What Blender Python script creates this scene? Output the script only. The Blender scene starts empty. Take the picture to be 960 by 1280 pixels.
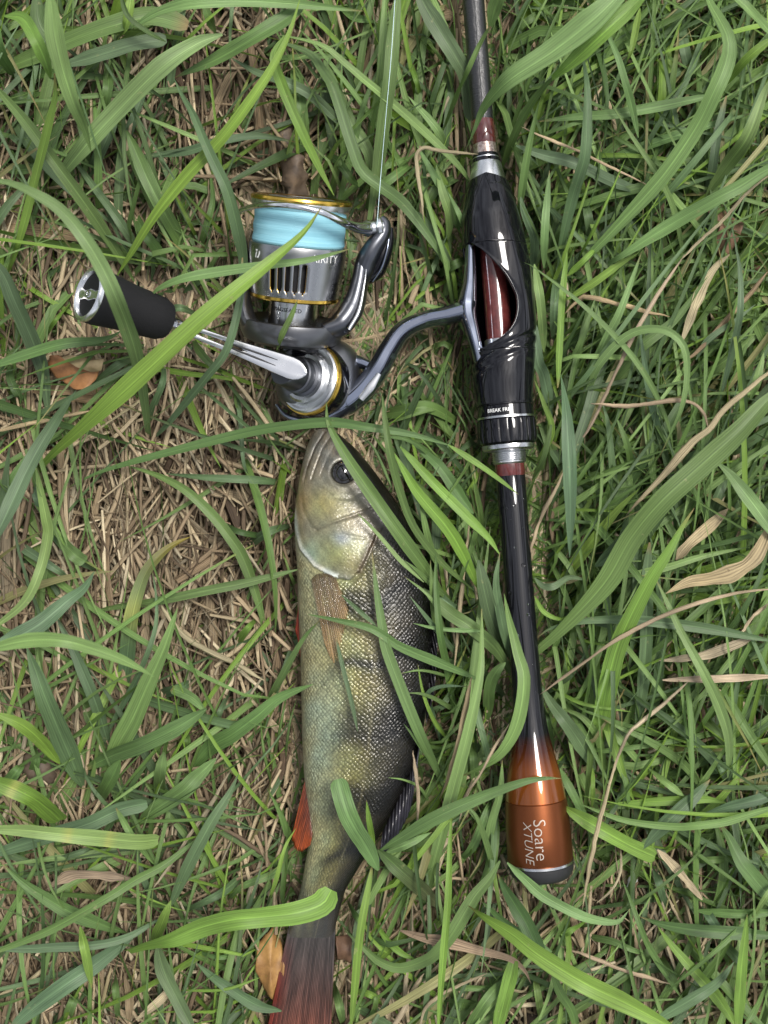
import bpy, bmesh, math, random
import numpy as np
from mathutils import Vector

random.seed(7)
rng = np.random.default_rng(7)
R = math.radians
sc = bpy.context.scene
col = sc.collection

# ------------------------------------------------------------------ camera
CH, Z0, S = 0.56, 0.04, 0.00035          # camera height, height of the tackle, metres per pixel there
cam_d = bpy.data.cameras.new('camera')
cam = bpy.data.objects.new('camera', cam_d)
col.objects.link(cam)
cam.location = (0, 0, CH)
cam.rotation_euler = (0, 0, 0)
cam_d.sensor_fit = 'HORIZONTAL'
cam_d.sensor_width = 24
cam_d.lens = 24 * (CH - Z0) / (960 * S)
cam_d.clip_start = 0.01
cam_d.clip_end = 500
cam_d.dof.use_dof = True
cam_d.dof.focus_distance = CH - 0.042
cam_d.dof.aperture_fstop = 11
sc.camera = cam

# ------------------------------------------------------------------ light: overcast day
SUN_EL, SUN_AZ = R(68), R(50)           # azimuth from +Y, clockwise positive
world = bpy.data.worlds.new('World')
sc.world = world
world.use_nodes = True
wn = world.node_tree
bg = wn.nodes['Background']
sky = wn.nodes.new('ShaderNodeTexSky')
sky.sky_type = 'NISHITA'
sky.sun_disc = False
sky.sun_elevation = SUN_EL
sky.sun_rotation = SUN_AZ
sky.air_density = 1.0
sky.dust_density = 3.0
hs = wn.nodes.new('ShaderNodeHueSaturation')
hs.inputs['Saturation'].default_value = 0.32
wn.links.new(sky.outputs[0], hs.inputs['Color'])
# unseen broken cloud pattern added over the whole dome to vary the reflections
tcw = wn.nodes.new('ShaderNodeTexCoord')
nzw = wn.nodes.new('ShaderNodeTexNoise')
nzw.inputs['Scale'].default_value = 3.2
nzw.inputs['Detail'].default_value = 5
nzw.inputs['Roughness'].default_value = 0.62
wn.links.new(tcw.outputs['Generated'], nzw.inputs['Vector'])
mrw = wn.nodes.new('ShaderNodeMapRange')
mrw.inputs[1].default_value = 0.36; mrw.inputs[2].default_value = 0.66
mrw.inputs[3].default_value = 0.42; mrw.inputs[4].default_value = 1.75
wn.links.new(nzw.outputs[0], mrw.inputs[0])
vmw = wn.nodes.new('ShaderNodeVectorMath'); vmw.operation = 'SCALE'
wn.links.new(hs.outputs[0], vmw.inputs[0]); wn.links.new(mrw.outputs[0], vmw.inputs['Scale'])
wn.links.new(vmw.outputs[0], bg.inputs['Color'])
bg.inputs['Strength'].default_value = 0.085
sun_d = bpy.data.lights.new('sun', 'SUN')
sun_d.energy = 1.5
sun_d.angle = R(18)
sun_d.color = (1.0, 0.96, 0.90)
sun = bpy.data.objects.new('sun', sun_d)
col.objects.link(sun)
sdir = Vector((math.sin(SUN_AZ) * math.cos(SUN_EL), math.cos(SUN_AZ) * math.cos(SUN_EL), math.sin(SUN_EL)))
sun.rotation_euler = sdir.to_track_quat('Z', 'Y').to_euler()
sc.view_settings.view_transform = 'Standard'
sc.view_settings.look = 'None'
sc.view_settings.gamma = 1
sc.view_settings.use_curve_mapping = False
sc.view_settings.exposure = 1.10
sc.render.engine = 'CYCLES'
sc.cycles.use_denoising = True
sc.cycles.max_bounces = 8
sc.cycles.transparent_max_bounces = 8

# ------------------------------------------------------------------ helpers
def P(px, py, z=40.0):
    """world point at height z (mm) for a place measured on the photograph"""
    zz = np.asarray(z, float) * 0.001
    k = S * (CH - zz) / (CH - Z0)
    return np.stack(np.broadcast_arrays((np.asarray(px, float) - 480) * k, (640 - np.asarray(py, float)) * k, zz), -1)

def K(z):
    return S * (CH - z * 0.001) / (CH - Z0)

def smooth_path(pts, n):
    """Catmull-Rom through pts (any dimension), resampled evenly to n points"""
    p = np.asarray(pts, float)
    if len(p) == 2:
        t = np.linspace(0, 1, n)[:, None]
        return p[0] * (1 - t) + p[1] * t
    e = np.vstack([2 * p[0] - p[1], p, 2 * p[-1] - p[-2]])
    out = []
    for i in range(1, len(e) - 2):
        t = np.linspace(0, 1, 24, endpoint=False)[:, None]
        a, b, c, d = e[i - 1], e[i], e[i + 1], e[i + 2]
        out.append(0.5 * (2 * b + (c - a) * t + (2 * a - 5 * b + 4 * c - d) * t ** 2 + (3 * b - a - 3 * c + d) * t ** 3))
    out = np.vstack(out + [p[-1][None]])
    s = np.r_[0, np.cumsum(np.linalg.norm(np.diff(out[:, :2], axis=0), axis=1))]
    q = np.linspace(0, s[-1], n)
    return np.stack([np.interp(q, s, out[:, k]) for k in range(out.shape[1])], 1)

ROOT = {}
def thing(name, label, cat, loc, group=None):
    o = bpy.data.objects.new(name, None)
    col.objects.link(o)
    o.location = loc
    o.empty_display_size = 0.01
    o['label'] = label; o['category'] = cat
    if group: o['group'] = group
    ROOT[o.name] = np.array(loc, float)
    return o

def mesh_obj(name, verts, faces, mat, parent=None, smooth=True, sharp=None, attrs=None, loc=None, mats=None):
    v = np.asarray(verts, float).reshape(-1, 3)
    base = np.zeros(3)
    if parent is not None:
        base = ROOT[parent.name]
    elif loc is not None:
        base = np.array(loc, float)
    me = bpy.data.meshes.new(name)
    me.from_pydata((v - base).tolist(), [], [list(map(int, f)) for f in faces])
    for m in (mats or [mat]):
        me.materials.append(m)
    for k, a in (attrs or {}).items():
        a = np.asarray(a, float)
        if k == 'col':
            at = me.attributes.new('col', 'FLOAT_COLOR', 'POINT')
            at.data.foreach_set('color', np.c_[a, np.ones(len(a))].astype(np.float32).ravel())
        elif a.ndim == 1:
            me.attributes.new(k, 'FLOAT', 'POINT').data.foreach_set('value', a.astype(np.float32))
        else:
            me.attributes.new(k, 'FLOAT_VECTOR', 'POINT').data.foreach_set('vector', a.astype(np.float32).ravel())
    me.update()
    me.polygons.foreach_set('use_smooth', [smooth] * len(me.polygons))
    if sharp: me.set_sharp_from_angle(angle=R(sharp))
    o = bpy.data.objects.new(name, me)
    col.objects.link(o)
    if parent is not None:
        o.parent = parent
        ROOT[o.name] = base
    else:
        o.location = base
        ROOT[o.name] = base
    return o

def bevel(o, w, seg=2, ang=35):
    m = o.modifiers.new('bevel', 'BEVEL'); m.width = w; m.segments = seg
    m.limit_method = 'ANGLE'; m.angle_limit = R(ang)
    return o

def grid_faces(nr, nc, wrap=False, skip=None):
    f = []
    for i in range(nr - 1):
        for j in range(nc if wrap else nc - 1):
            if skip and skip(i, j): continue
            j2 = (j + 1) % nc
            f.append((i * nc + j, i * nc + j2, (i + 1) * nc + j2, (i + 1) * nc + j))
    return f

def unit(v):
    v = np.asarray(v, float)
    return v / np.linalg.norm(v)

class Axis:
    """a straight axis between two world points; e1 faces the sky, e2 to the right of the photograph"""
    def __init__(s, A, B):
        s.A = np.asarray(A, float); s.B = np.asarray(B, float)
        s.L = np.linalg.norm(s.B - s.A); s.d = unit(s.B - s.A)
        up = np.array([0, 0, 1.0])
        if abs(s.d[2]) > 0.95: up = np.array([0, 1.0, 0])
        s.e1 = unit(up - s.d * np.dot(up, s.d)); s.e2 = np.cross(s.d, s.e1)
        if s.e2[0] < 0: s.e2 = -s.e2
    def at(s, t, r, th):
        t, r, th = np.broadcast_arrays(np.asarray(t, float), np.asarray(r, float), np.asarray(th, float))
        return s.A + t[..., None] * s.d + r[..., None] * (np.cos(th)[..., None] * s.e1 + np.sin(th)[..., None] * s.e2)

def lathe(name, ax, prof, mat, parent, n=64, caps=True, sharp=32, yv=None, smooth=True):
    """prof: (distance along axis, radius) pairs"""
    prof = np.asarray(prof, float)
    th = np.linspace(0, 2 * math.pi, n, endpoint=False)
    v = ax.at(prof[:, :1], prof[:, 1:2], th[None])
    f = grid_faces(len(prof), n, True)
    if caps:
        if prof[0, 1] > 1e-6: f.append(tuple(range(n))[::-1])
        if prof[-1, 1] > 1e-6: f.append(tuple((len(prof) - 1) * n + k for k in range(n)))
    y = prof[:, 0] if yv is None else np.asarray(yv, float)
    uvp = np.stack(np.broadcast_arrays(th[None] / (2 * math.pi), y[:, None], np.zeros((1, 1))), -1).reshape(-1, 3)
    o = mesh_obj(name, v, f, mat, parent, smooth, sharp, {'uvp': uvp})
    fix_normals(o)
    return o

def fix_normals(o):
    bm = bmesh.new(); bm.from_mesh(o.data)
    bmesh.ops.recalc_face_normals(bm, faces=bm.faces)
    bm.to_mesh(o.data); bm.free()

def sweep(name, path, wa, wb, mat, parent, section='round', up=(0, 0, 1), n=None, bev=None, sharp=40, nseg=16):
    """sweep a section along a world path; wa half width sideways, wb half height"""
    p = smooth_path(path, n or max(2, 6 * len(path)))
    m = len(p)
    t = np.linspace(0, 1, m)
    wa = np.interp(t, np.linspace(0, 1, len(wa)), wa); wb = np.interp(t, np.linspace(0, 1, len(wb)), wb)
    tan = np.gradient(p, axis=0); tan /= np.linalg.norm(tan, axis=1)[:, None]
    upv = np.asarray(up, float)
    side = np.cross(tan, upv); side /= np.linalg.norm(side, axis=1)[:, None]
    nrm = np.cross(side, tan)
    if section == 'round':
        a = np.linspace(0, 2 * math.pi, nseg, endpoint=False)
        sec = np.c_[np.cos(a), np.sin(a)]
    else:
        sec = np.asarray(section, float)
    v = p[:, None] + side[:, None] * (sec[None, :, :1] * wa[:, None, None]) + nrm[:, None] * (sec[None, :, 1:] * wb[:, None, None])
    k = len(sec)
    f = grid_faces(m, k, True) + [tuple(range(k))[::-1], tuple((m - 1) * k + q for q in range(k))]
    uvp = np.stack(np.broadcast_arrays(np.linspace(0, 1, k)[None], t[:, None], np.zeros((1, 1))), -1).reshape(-1, 3)
    o = mesh_obj(name, v, f, mat, parent, True, sharp, {'uvp': uvp})
    fix_normals(o)
    if bev: bevel(o, bev)
    return o

def wrap_text(name, body, mat, parent, place, size, thick=0.0, shear=0.0, spacing=1.0):
    """lettering laid on a surface: place(u, v, h) gives the world point of text coordinates u, v in units of size"""
    cu = bpy.data.curves.new('lettering', 'FONT')
    cu.body = body; cu.align_x = 'CENTER'; cu.align_y = 'CENTER'; cu.shear = shear; cu.space_character = spacing
    cu.resolution_u = 3; cu.offset = thick
    to = bpy.data.objects.new('lettering', cu)
    col.objects.link(to)
    dg = bpy.context.evaluated_depsgraph_get()
    me = to.evaluated_get(dg).to_mesh()
    bm = bmesh.new(); bm.from_mesh(me)
    bmesh.ops.triangulate(bm, faces=bm.faces)
    bmesh.ops.subdivide_edges(bm, edges=[e for e in bm.edges if e.calc_length() > 0.18], cuts=2, use_grid_fill=False)
    v = np.array([q.co[:] for q in bm.verts]); bm.verts.index_update()
    f = [[q.index for q in fc.verts] for fc in bm.faces]
    bm.free(); to.evaluated_get(dg).to_mesh_clear()
    bpy.data.objects.remove(to); bpy.data.curves.remove(cu)
    return mesh_obj(name, place(v[:, 0] * size, v[:, 1] * size), f, mat, parent, False)

# ------------------------------------------------------------------ materials
def mat_new(name):
    m = bpy.data.materials.new(name); m.use_nodes = True
    nt = m.node_tree
    return m, nt, nt.nodes['Principled BSDF']

def N(nt, kind, **kw):
    n = nt.nodes.new(kind)
    for k, v in kw.items():
        if k.startswith('i_'):
            key = k[2:]
            n.inputs[int(key) if key.isdigit() else key.replace('_', ' ')].default_value = v
        else: setattr(n, k, v)
    return n

def simple(name, c, rough=0.4, metal=0.0, coat=0.0, spec=0.5, noise=None, bump=None, rnoise=0.0):
    m, nt, b = mat_new(name)
    b.inputs['Base Color'].default_value = (*c, 1)
    b.inputs['Roughness'].default_value = rough
    b.inputs['Metallic'].default_value = metal
    b.inputs['Coat Weight'].default_value = coat
    b.inputs['Coat Roughness'].default_value = 0.05
    b.inputs['Specular IOR Level'].default_value = spec
    tc = N(nt, 'ShaderNodeTexCoord')
    if noise:
        nz = N(nt, 'ShaderNodeTexNoise', i_Scale=noise[0], i_Detail=4.0)
        nt.links.new(tc.outputs['Object'], nz.inputs['Vector'])
        mr = N(nt, 'ShaderNodeMapRange'); mr.inputs[3].default_value = 1 - noise[1]; mr.inputs[4].default_value = 1 + noise[1]
        mr.inputs[1].default_value = 0.3; mr.inputs[2].default_value = 0.7
        nt.links.new(nz.outputs[0], mr.inputs[0])
        vm = N(nt, 'ShaderNodeVectorMath', operation='SCALE'); vm.inputs[0].default_value = c
        nt.links.new(mr.outputs[0], vm.inputs['Scale'])
        nt.links.new(vm.outputs[0], b.inputs['Base Color'])
    if rnoise:
        nz = N(nt, 'ShaderNodeTexNoise', i_Scale=90.0, i_Detail=5.0)
        nt.links.new(tc.outputs['Object'], nz.inputs['Vector'])
        mr = N(nt, 'ShaderNodeMapRange'); mr.inputs[1].default_value = 0.35; mr.inputs[2].default_value = 0.7
        mr.inputs[3].default_value = rough; mr.inputs[4].default_value = rough + rnoise
        nt.links.new(nz.outputs[0], mr.inputs[0]); nt.links.new(mr.outputs[0], b.inputs['Roughness'])
    if bump:
        nz = N(nt, 'ShaderNodeTexNoise', i_Scale=bump[0], i_Detail=3.0)
        nt.links.new(tc.outputs['Object'], nz.inputs['Vector'])
        bp = N(nt, 'ShaderNodeBump', i_Strength=bump[1], i_Distance=0.0005)
        nt.links.new(nz.outputs[0], bp.inputs['Height']); nt.links.new(bp.outputs[0], b.inputs['Normal'])
    return m

def blade_material(name, dry=False):
    m, nt, b = mat_new(name)
    at = N(nt, 'ShaderNodeAttribute', attribute_name='col')
    uv = N(nt, 'ShaderNodeAttribute', attribute_name='uvp')
    sx = N(nt, 'ShaderNodeSeparateXYZ'); nt.links.new(uv.outputs['Vector'], sx.inputs[0])
    # parallel veins across the blade
    wv = N(nt, 'ShaderNodeMath', operation='MULTIPLY'); wv.inputs[1].default_value = 31 if not dry else 17
    nt.links.new(sx.outputs[0], wv.inputs[0])
    sn = N(nt, 'ShaderNodeMath', operation='SINE'); nt.links.new(wv.outputs[0], sn.inputs[0])
    # long streaks and mottling
    mp = N(nt, 'ShaderNodeCombineXYZ')
    mx = N(nt, 'ShaderNodeMath', operation='MULTIPLY'); mx.inputs[1].default_value = 4.5; nt.links.new(sx.outputs[0], mx.inputs[0])
    my = N(nt, 'ShaderNodeMath', operation='MULTIPLY'); my.inputs[1].default_value = 5.0; nt.links.new(sx.outputs[1], my.inputs[0])
    nt.links.new(mx.outputs[0], mp.inputs[0]); nt.links.new(my.outputs[0], mp.inputs[1]); nt.links.new(sx.outputs[2], mp.inputs[2])
    nz = N(nt, 'ShaderNodeTexNoise', i_Scale=1.0, i_Detail=5.0, i_Roughness=0.65)
    nt.links.new(mp.outputs[0], nz.inputs['Vector'])
    mr = N(nt, 'ShaderNodeMapRange'); mr.inputs[1].default_value = 0.25; mr.inputs[2].default_value = 0.75
    mr.inputs[3].default_value = 0.66 if not dry else 0.42; mr.inputs[4].default_value = 1.32 if not dry else 1.45
    nt.links.new(nz.outputs[0], mr.inputs[0])
    ad = N(nt, 'ShaderNodeMath', operation='MULTIPLY_ADD'); ad.inputs[1].default_value = 0.10 if not dry else 0.16
    nt.links.new(sn.outputs[0], ad.inputs[0]); nt.links.new(mr.outputs[0], ad.inputs[2])
    # paler midrib
    ab = N(nt, 'ShaderNodeMath', operation='ABSOLUTE'); nt.links.new(sx.outputs[0], ab.inputs[0])
    rib = N(nt, 'ShaderNodeMapRange'); rib.inputs[1].default_value = 0.03; rib.inputs[2].default_value = 0.10
    rib.inputs[3].default_value = 1.38 if not dry else 1.0; rib.inputs[4].default_value = 1.0
    nt.links.new(ab.outputs[0], rib.inputs[0])
    ml = N(nt, 'ShaderNodeMath', operation='MULTIPLY'); nt.links.new(ad.outputs[0], ml.inputs[0]); nt.links.new(rib.outputs[0], ml.inputs[1])
    vm = N(nt, 'ShaderNodeVectorMath', operation='SCALE'); nt.links.new(at.outputs['Color'], vm.inputs[0]); nt.links.new(ml.outputs[0], vm.inputs['Scale'])
    colsock = vm.outputs[0]
    # small pale flecks and brown blemishes
    tc = N(nt, 'ShaderNodeTexCoord')
    n2 = N(nt, 'ShaderNodeTexNoise', i_Scale=230.0, i_Detail=3.0, i_Roughness=0.7)
    nt.links.new(tc.outputs['Object'], n2.inputs['Vector'])
    fl = N(nt, 'ShaderNodeMapRange'); fl.inputs[1].default_value = 0.665; fl.inputs[2].default_value = 0.74
    fl.inputs[3].default_value = 0.0; fl.inputs[4].default_value = 0.55
    nt.links.new(n2.outputs[0], fl.inputs[0])
    mixf = N(nt, 'ShaderNodeMix', data_type='RGBA')
    mixf.inputs['B'].default_value = (0.30, 0.30, 0.14, 1) if not dry else (0.05, 0.03, 0.02, 1)
    nt.links.new(fl.outputs[0], mixf.inputs['Factor']); nt.links.new(colsock, mixf.inputs['A'])
    colsock = mixf.outputs['Result']
    nt.links.new(colsock, b.inputs['Base Color'])
    b.inputs['Roughness'].default_value = 0.48 if not dry else 0.62
    b.inputs['Specular IOR Level'].default_value = 0.42 if not dry else 0.3
    bp = N(nt, 'ShaderNodeBump', i_Strength=0.5 if not dry else 0.8, i_Distance=0.00025)
    nt.links.new(ad.outputs[0], bp.inputs['Height']); nt.links.new(bp.outputs[0], b.inputs['Normal'])
    tr = N(nt, 'ShaderNodeBsdfTranslucent')
    tm = N(nt, 'ShaderNodeVectorMath', operation='MULTIPLY'); tm.inputs[1].default_value = (1.5, 1.5, 0.6) if not dry else (1, 0.9, 0.7)
    nt.links.new(colsock, tm.inputs[0]); nt.links.new(tm.outputs[0], tr.inputs['Color'])
    ms = N(nt, 'ShaderNodeMixShader', i_0=0.3 if not dry else 0.12)
    out = nt.nodes['Material Output']
    nt.links.new(b.outputs[0], ms.inputs[1]); nt.links.new(tr.outputs[0], ms.inputs[2]); nt.links.new(ms.outputs[0], out.inputs['Surface'])
    return m

M = {}
M['grass'] = blade_material('grass_blade')
M['straw'] = blade_material('dry_straw', True)
M['black_gloss'] = simple('black_gloss', (0.004, 0.004, 0.006), 0.3, coat=1.0, spec=0.0)
M['black_satin'] = simple('black_satin', (0.012, 0.012, 0.014), 0.32)
M['gunmetal'] = simple('gunmetal', (0.13, 0.135, 0.15), 0.3, metal=1.0, rnoise=0.12)
M['dark_metal'] = simple('dark_metal', (0.15, 0.153, 0.162), 0.34, metal=0.9, coat=0.25)
M['stem_paint'] = simple('stem_paint', (0.22, 0.245, 0.31), 0.12, metal=0.95, coat=0.5)
M['chrome'] = simple('chrome', (0.72, 0.73, 0.75), 0.07, metal=1.0, rnoise=0.1)
M['bright_ring'] = simple('bright_ring', (0.86, 0.86, 0.87), 0.26, metal=1.0)
M['arm_metal'] = simple('arm_metal', (0.66, 0.67, 0.69), 0.2, metal=1.0, rnoise=0.1)
M['silver'] = simple('silver', (0.62, 0.63, 0.64), 0.22, metal=1.0, rnoise=0.12)
M['spool_metal'] = simple('spool_metal', (0.36, 0.365, 0.37), 0.24, metal=1.0, rnoise=0.1)
M['gold'] = simple('gold', (0.72, 0.47, 0.09), 0.2, metal=1.0)
M['burgundy'] = simple('burgundy', (0.10, 0.022, 0.02), 0.15, coat=0.8, noise=(400, 0.3))
M['foam'] = simple('foam', (0.010, 0.010, 0.011), 0.72, spec=0.25, bump=(2500, 0.5))
M['rubber'] = simple('rubber', (0.016, 0.016, 0.017), 0.5)
M['white_print'] = simple('white_print', (0.75, 0.75, 0.73), 0.4)
M['silver_print'] = simple('silver_print', (0.42, 0.36, 0.30), 0.4, metal=0.4)
M['pupil'] = simple('pupil', (0.004, 0.004, 0.004), 0.06, coat=1.0)
M['eye'] = simple('eye', (0.014, 0.010, 0.008), 0.07, coat=1.0, noise=(900, 0.5))
M['clear_line'] = simple('clear_line', (0.62, 0.80, 0.84), 0.35)

def glitter():
    m, nt, b = mat_new('glitter_wrap')
    tc = N(nt, 'ShaderNodeTexCoord'); vo = N(nt, 'ShaderNodeTexVoronoi', i_Scale=1500.0)
    nt.links.new(tc.outputs['Object'], vo.inputs['Vector'])
    mx = N(nt, 'ShaderNodeMix', data_type='RGBA'); mx.inputs['A'].default_value = (0.20, 0.12, 0.10, 1); mx.inputs['B'].default_value = (0.75, 0.62, 0.55, 1)
    nt.links.new(vo.outputs['Color'], mx.inputs['Factor']); nt.links.new(mx.outputs['Result'], b.inputs['Base Color'])
    b.inputs['Metallic'].default_value = 0.8; b.inputs['Roughness'].default_value = 0.3; b.inputs['Coat Weight'].default_value = 1
    return m
M['glitter'] = glitter()

def carbon():
    m, nt, b = mat_new('carbon_blank')
    uv = N(nt, 'ShaderNodeAttribute', attribute_name='uvp')
    vm = N(nt, 'ShaderNodeVectorMath', operation='MULTIPLY'); vm.inputs[1].default_value = (14, 0.55, 1)
    nt.links.new(uv.outputs['Vector'], vm.inputs[0])
    nz = N(nt, 'ShaderNodeTexNoise', i_Scale=1.0, i_Detail=4.0, i_Roughness=0.6); nt.links.new(vm.outputs[0], nz.inputs['Vector'])
    b.inputs['Base Color'].default_value = (0.012, 0.012, 0.013, 1)
    b.inputs['Roughness'].default_value = 0.3
    b.inputs['Coat Weight'].default_value = 0.6; b.inputs['Coat Roughness'].default_value = 0.12
    bp = N(nt, 'ShaderNodeBump', i_Strength=0.55, i_Distance=0.0006)
    nt.links.new(nz.outputs[0], bp.inputs['Height']); nt.links.new(bp.outputs[0], b.inputs['Normal']); nt.links.new(bp.outputs[0], b.inputs['Coat Normal'])
    return m
M['carbon'] = carbon()

def handle_paint():
    """black lacquer running into translucent orange along the grip"""
    m, nt, b = mat_new('handle_lacquer')
    uv = N(nt, 'ShaderNodeAttribute', attribute_name='uvp')
    sx = N(nt, 'ShaderNodeSeparateXYZ'); nt.links.new(uv.outputs['Vector'], sx.inputs[0])
    mr = N(nt, 'ShaderNodeMapRange'); mr.inputs[1].default_value = 915; mr.inputs[2].default_value = 1000
    nt.links.new(sx.outputs[1], mr.inputs[0])
    cr = N(nt, 'ShaderNodeValToRGB'); e = cr.color_ramp.elements
    e[0].position = 0.0; e[0].color = (0.006, 0.006, 0.008, 1)
    e[1].position = 1.0; e[1].color = (0.20, 0.056, 0.010, 1)
    x = cr.color_ramp.elements.new(0.25); x.color = (0.05, 0.011, 0.004, 1)
    x = cr.color_ramp.elements.new(0.6); x.color = (0.19, 0.052, 0.010, 1)
    nt.links.new(mr.outputs[0], cr.inputs[0]); nt.links.new(cr.outputs[0], b.inputs['Base Color'])
    m2 = N(nt, 'ShaderNodeMath', operation='MULTIPLY'); m2.inputs[1].default_value = 0.6
    nt.links.new(mr.outputs[0], m2.inputs[0]); nt.links.new(m2.outputs[0], b.inputs['Metallic'])
    b.inputs['Roughness'].default_value = 0.3; b.inputs['Specular IOR Level'].default_value = 0.0; b.inputs['Coat Weight'].default_value = 1; b.inputs['Coat Roughness'].default_value = 0.04
    return m
M['handle'] = handle_paint()

def copper():
    m, nt, b = mat_new('copper_anodised')
    uv = N(nt, 'ShaderNodeAttribute', attribute_name='uvp')
    vm = N(nt, 'ShaderNodeVectorMath', operation='MULTIPLY'); vm.inputs[1].default_value = (6, 3.0, 1)
    nt.links.new(uv.outputs['Vector'], vm.inputs[0])
    nz = N(nt, 'ShaderNodeTexNoise', i_Scale=1.0, i_Detail=4.0); nt.links.new(vm.outputs[0], nz.inputs['Vector'])
    b.inputs['Base Color'].default_value = (0.185, 0.058, 0.021, 1)
    b.inputs['Metallic'].default_value = 0.85; b.inputs['Roughness'].default_value = 0.36
    bp = N(nt, 'ShaderNodeBump', i_Strength=0.08, i_Distance=0.0003)
    nt.links.new(nz.outputs[0], bp.inputs['Height']); nt.links.new(bp.outputs[0], b.inputs['Normal'])
    return m
M['copper'] = copper()

def braid():
    m, nt, b = mat_new('blue_braid')
    uv = N(nt, 'ShaderNodeAttribute', attribute_name='uvp')
    sx = N(nt, 'ShaderNodeSeparateXYZ'); nt.links.new(uv.outputs['Vector'], sx.inputs[0])
    cx = N(nt, 'ShaderNodeCombineXYZ')
    a = N(nt, 'ShaderNodeMath', operation='MULTIPLY'); a.inputs[1].default_value = 2400; nt.links.new(sx.outputs[1], a.inputs[0])
    c = N(nt, 'ShaderNodeMath', operation='MULTIPLY'); c.inputs[1].default_value = 5; nt.links.new(sx.outputs[0], c.inputs[0])
    nt.links.new(c.outputs[0], cx.inputs[0]); nt.links.new(a.outputs[0], cx.inputs[1])
    nz = N(nt, 'ShaderNodeTexNoise', i_Scale=1.0, i_Detail=3.0); nt.links.new(cx.outputs[0], nz.inputs['Vector'])
    mx = N(nt, 'ShaderNodeMix', data_type='RGBA'); mx.inputs['A'].default_value = (0.11, 0.34, 0.44, 1); mx.inputs['B'].default_value = (0.36, 0.66, 0.74, 1)
    nt.links.new(nz.outputs[0], mx.inputs['Factor']); nt.links.new(mx.outputs['Result'], b.inputs['Base Color'])
    b.inputs['Roughness'].default_value = 0.55
    bp = N(nt, 'ShaderNodeBump', i_Strength=0.6, i_Distance=0.0002)
    nt.links.new(nz.outputs[0], bp.inputs['Height']); nt.links.new(bp.outputs[0], b.inputs['Normal'])
    return m
M['braid'] = braid()

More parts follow.
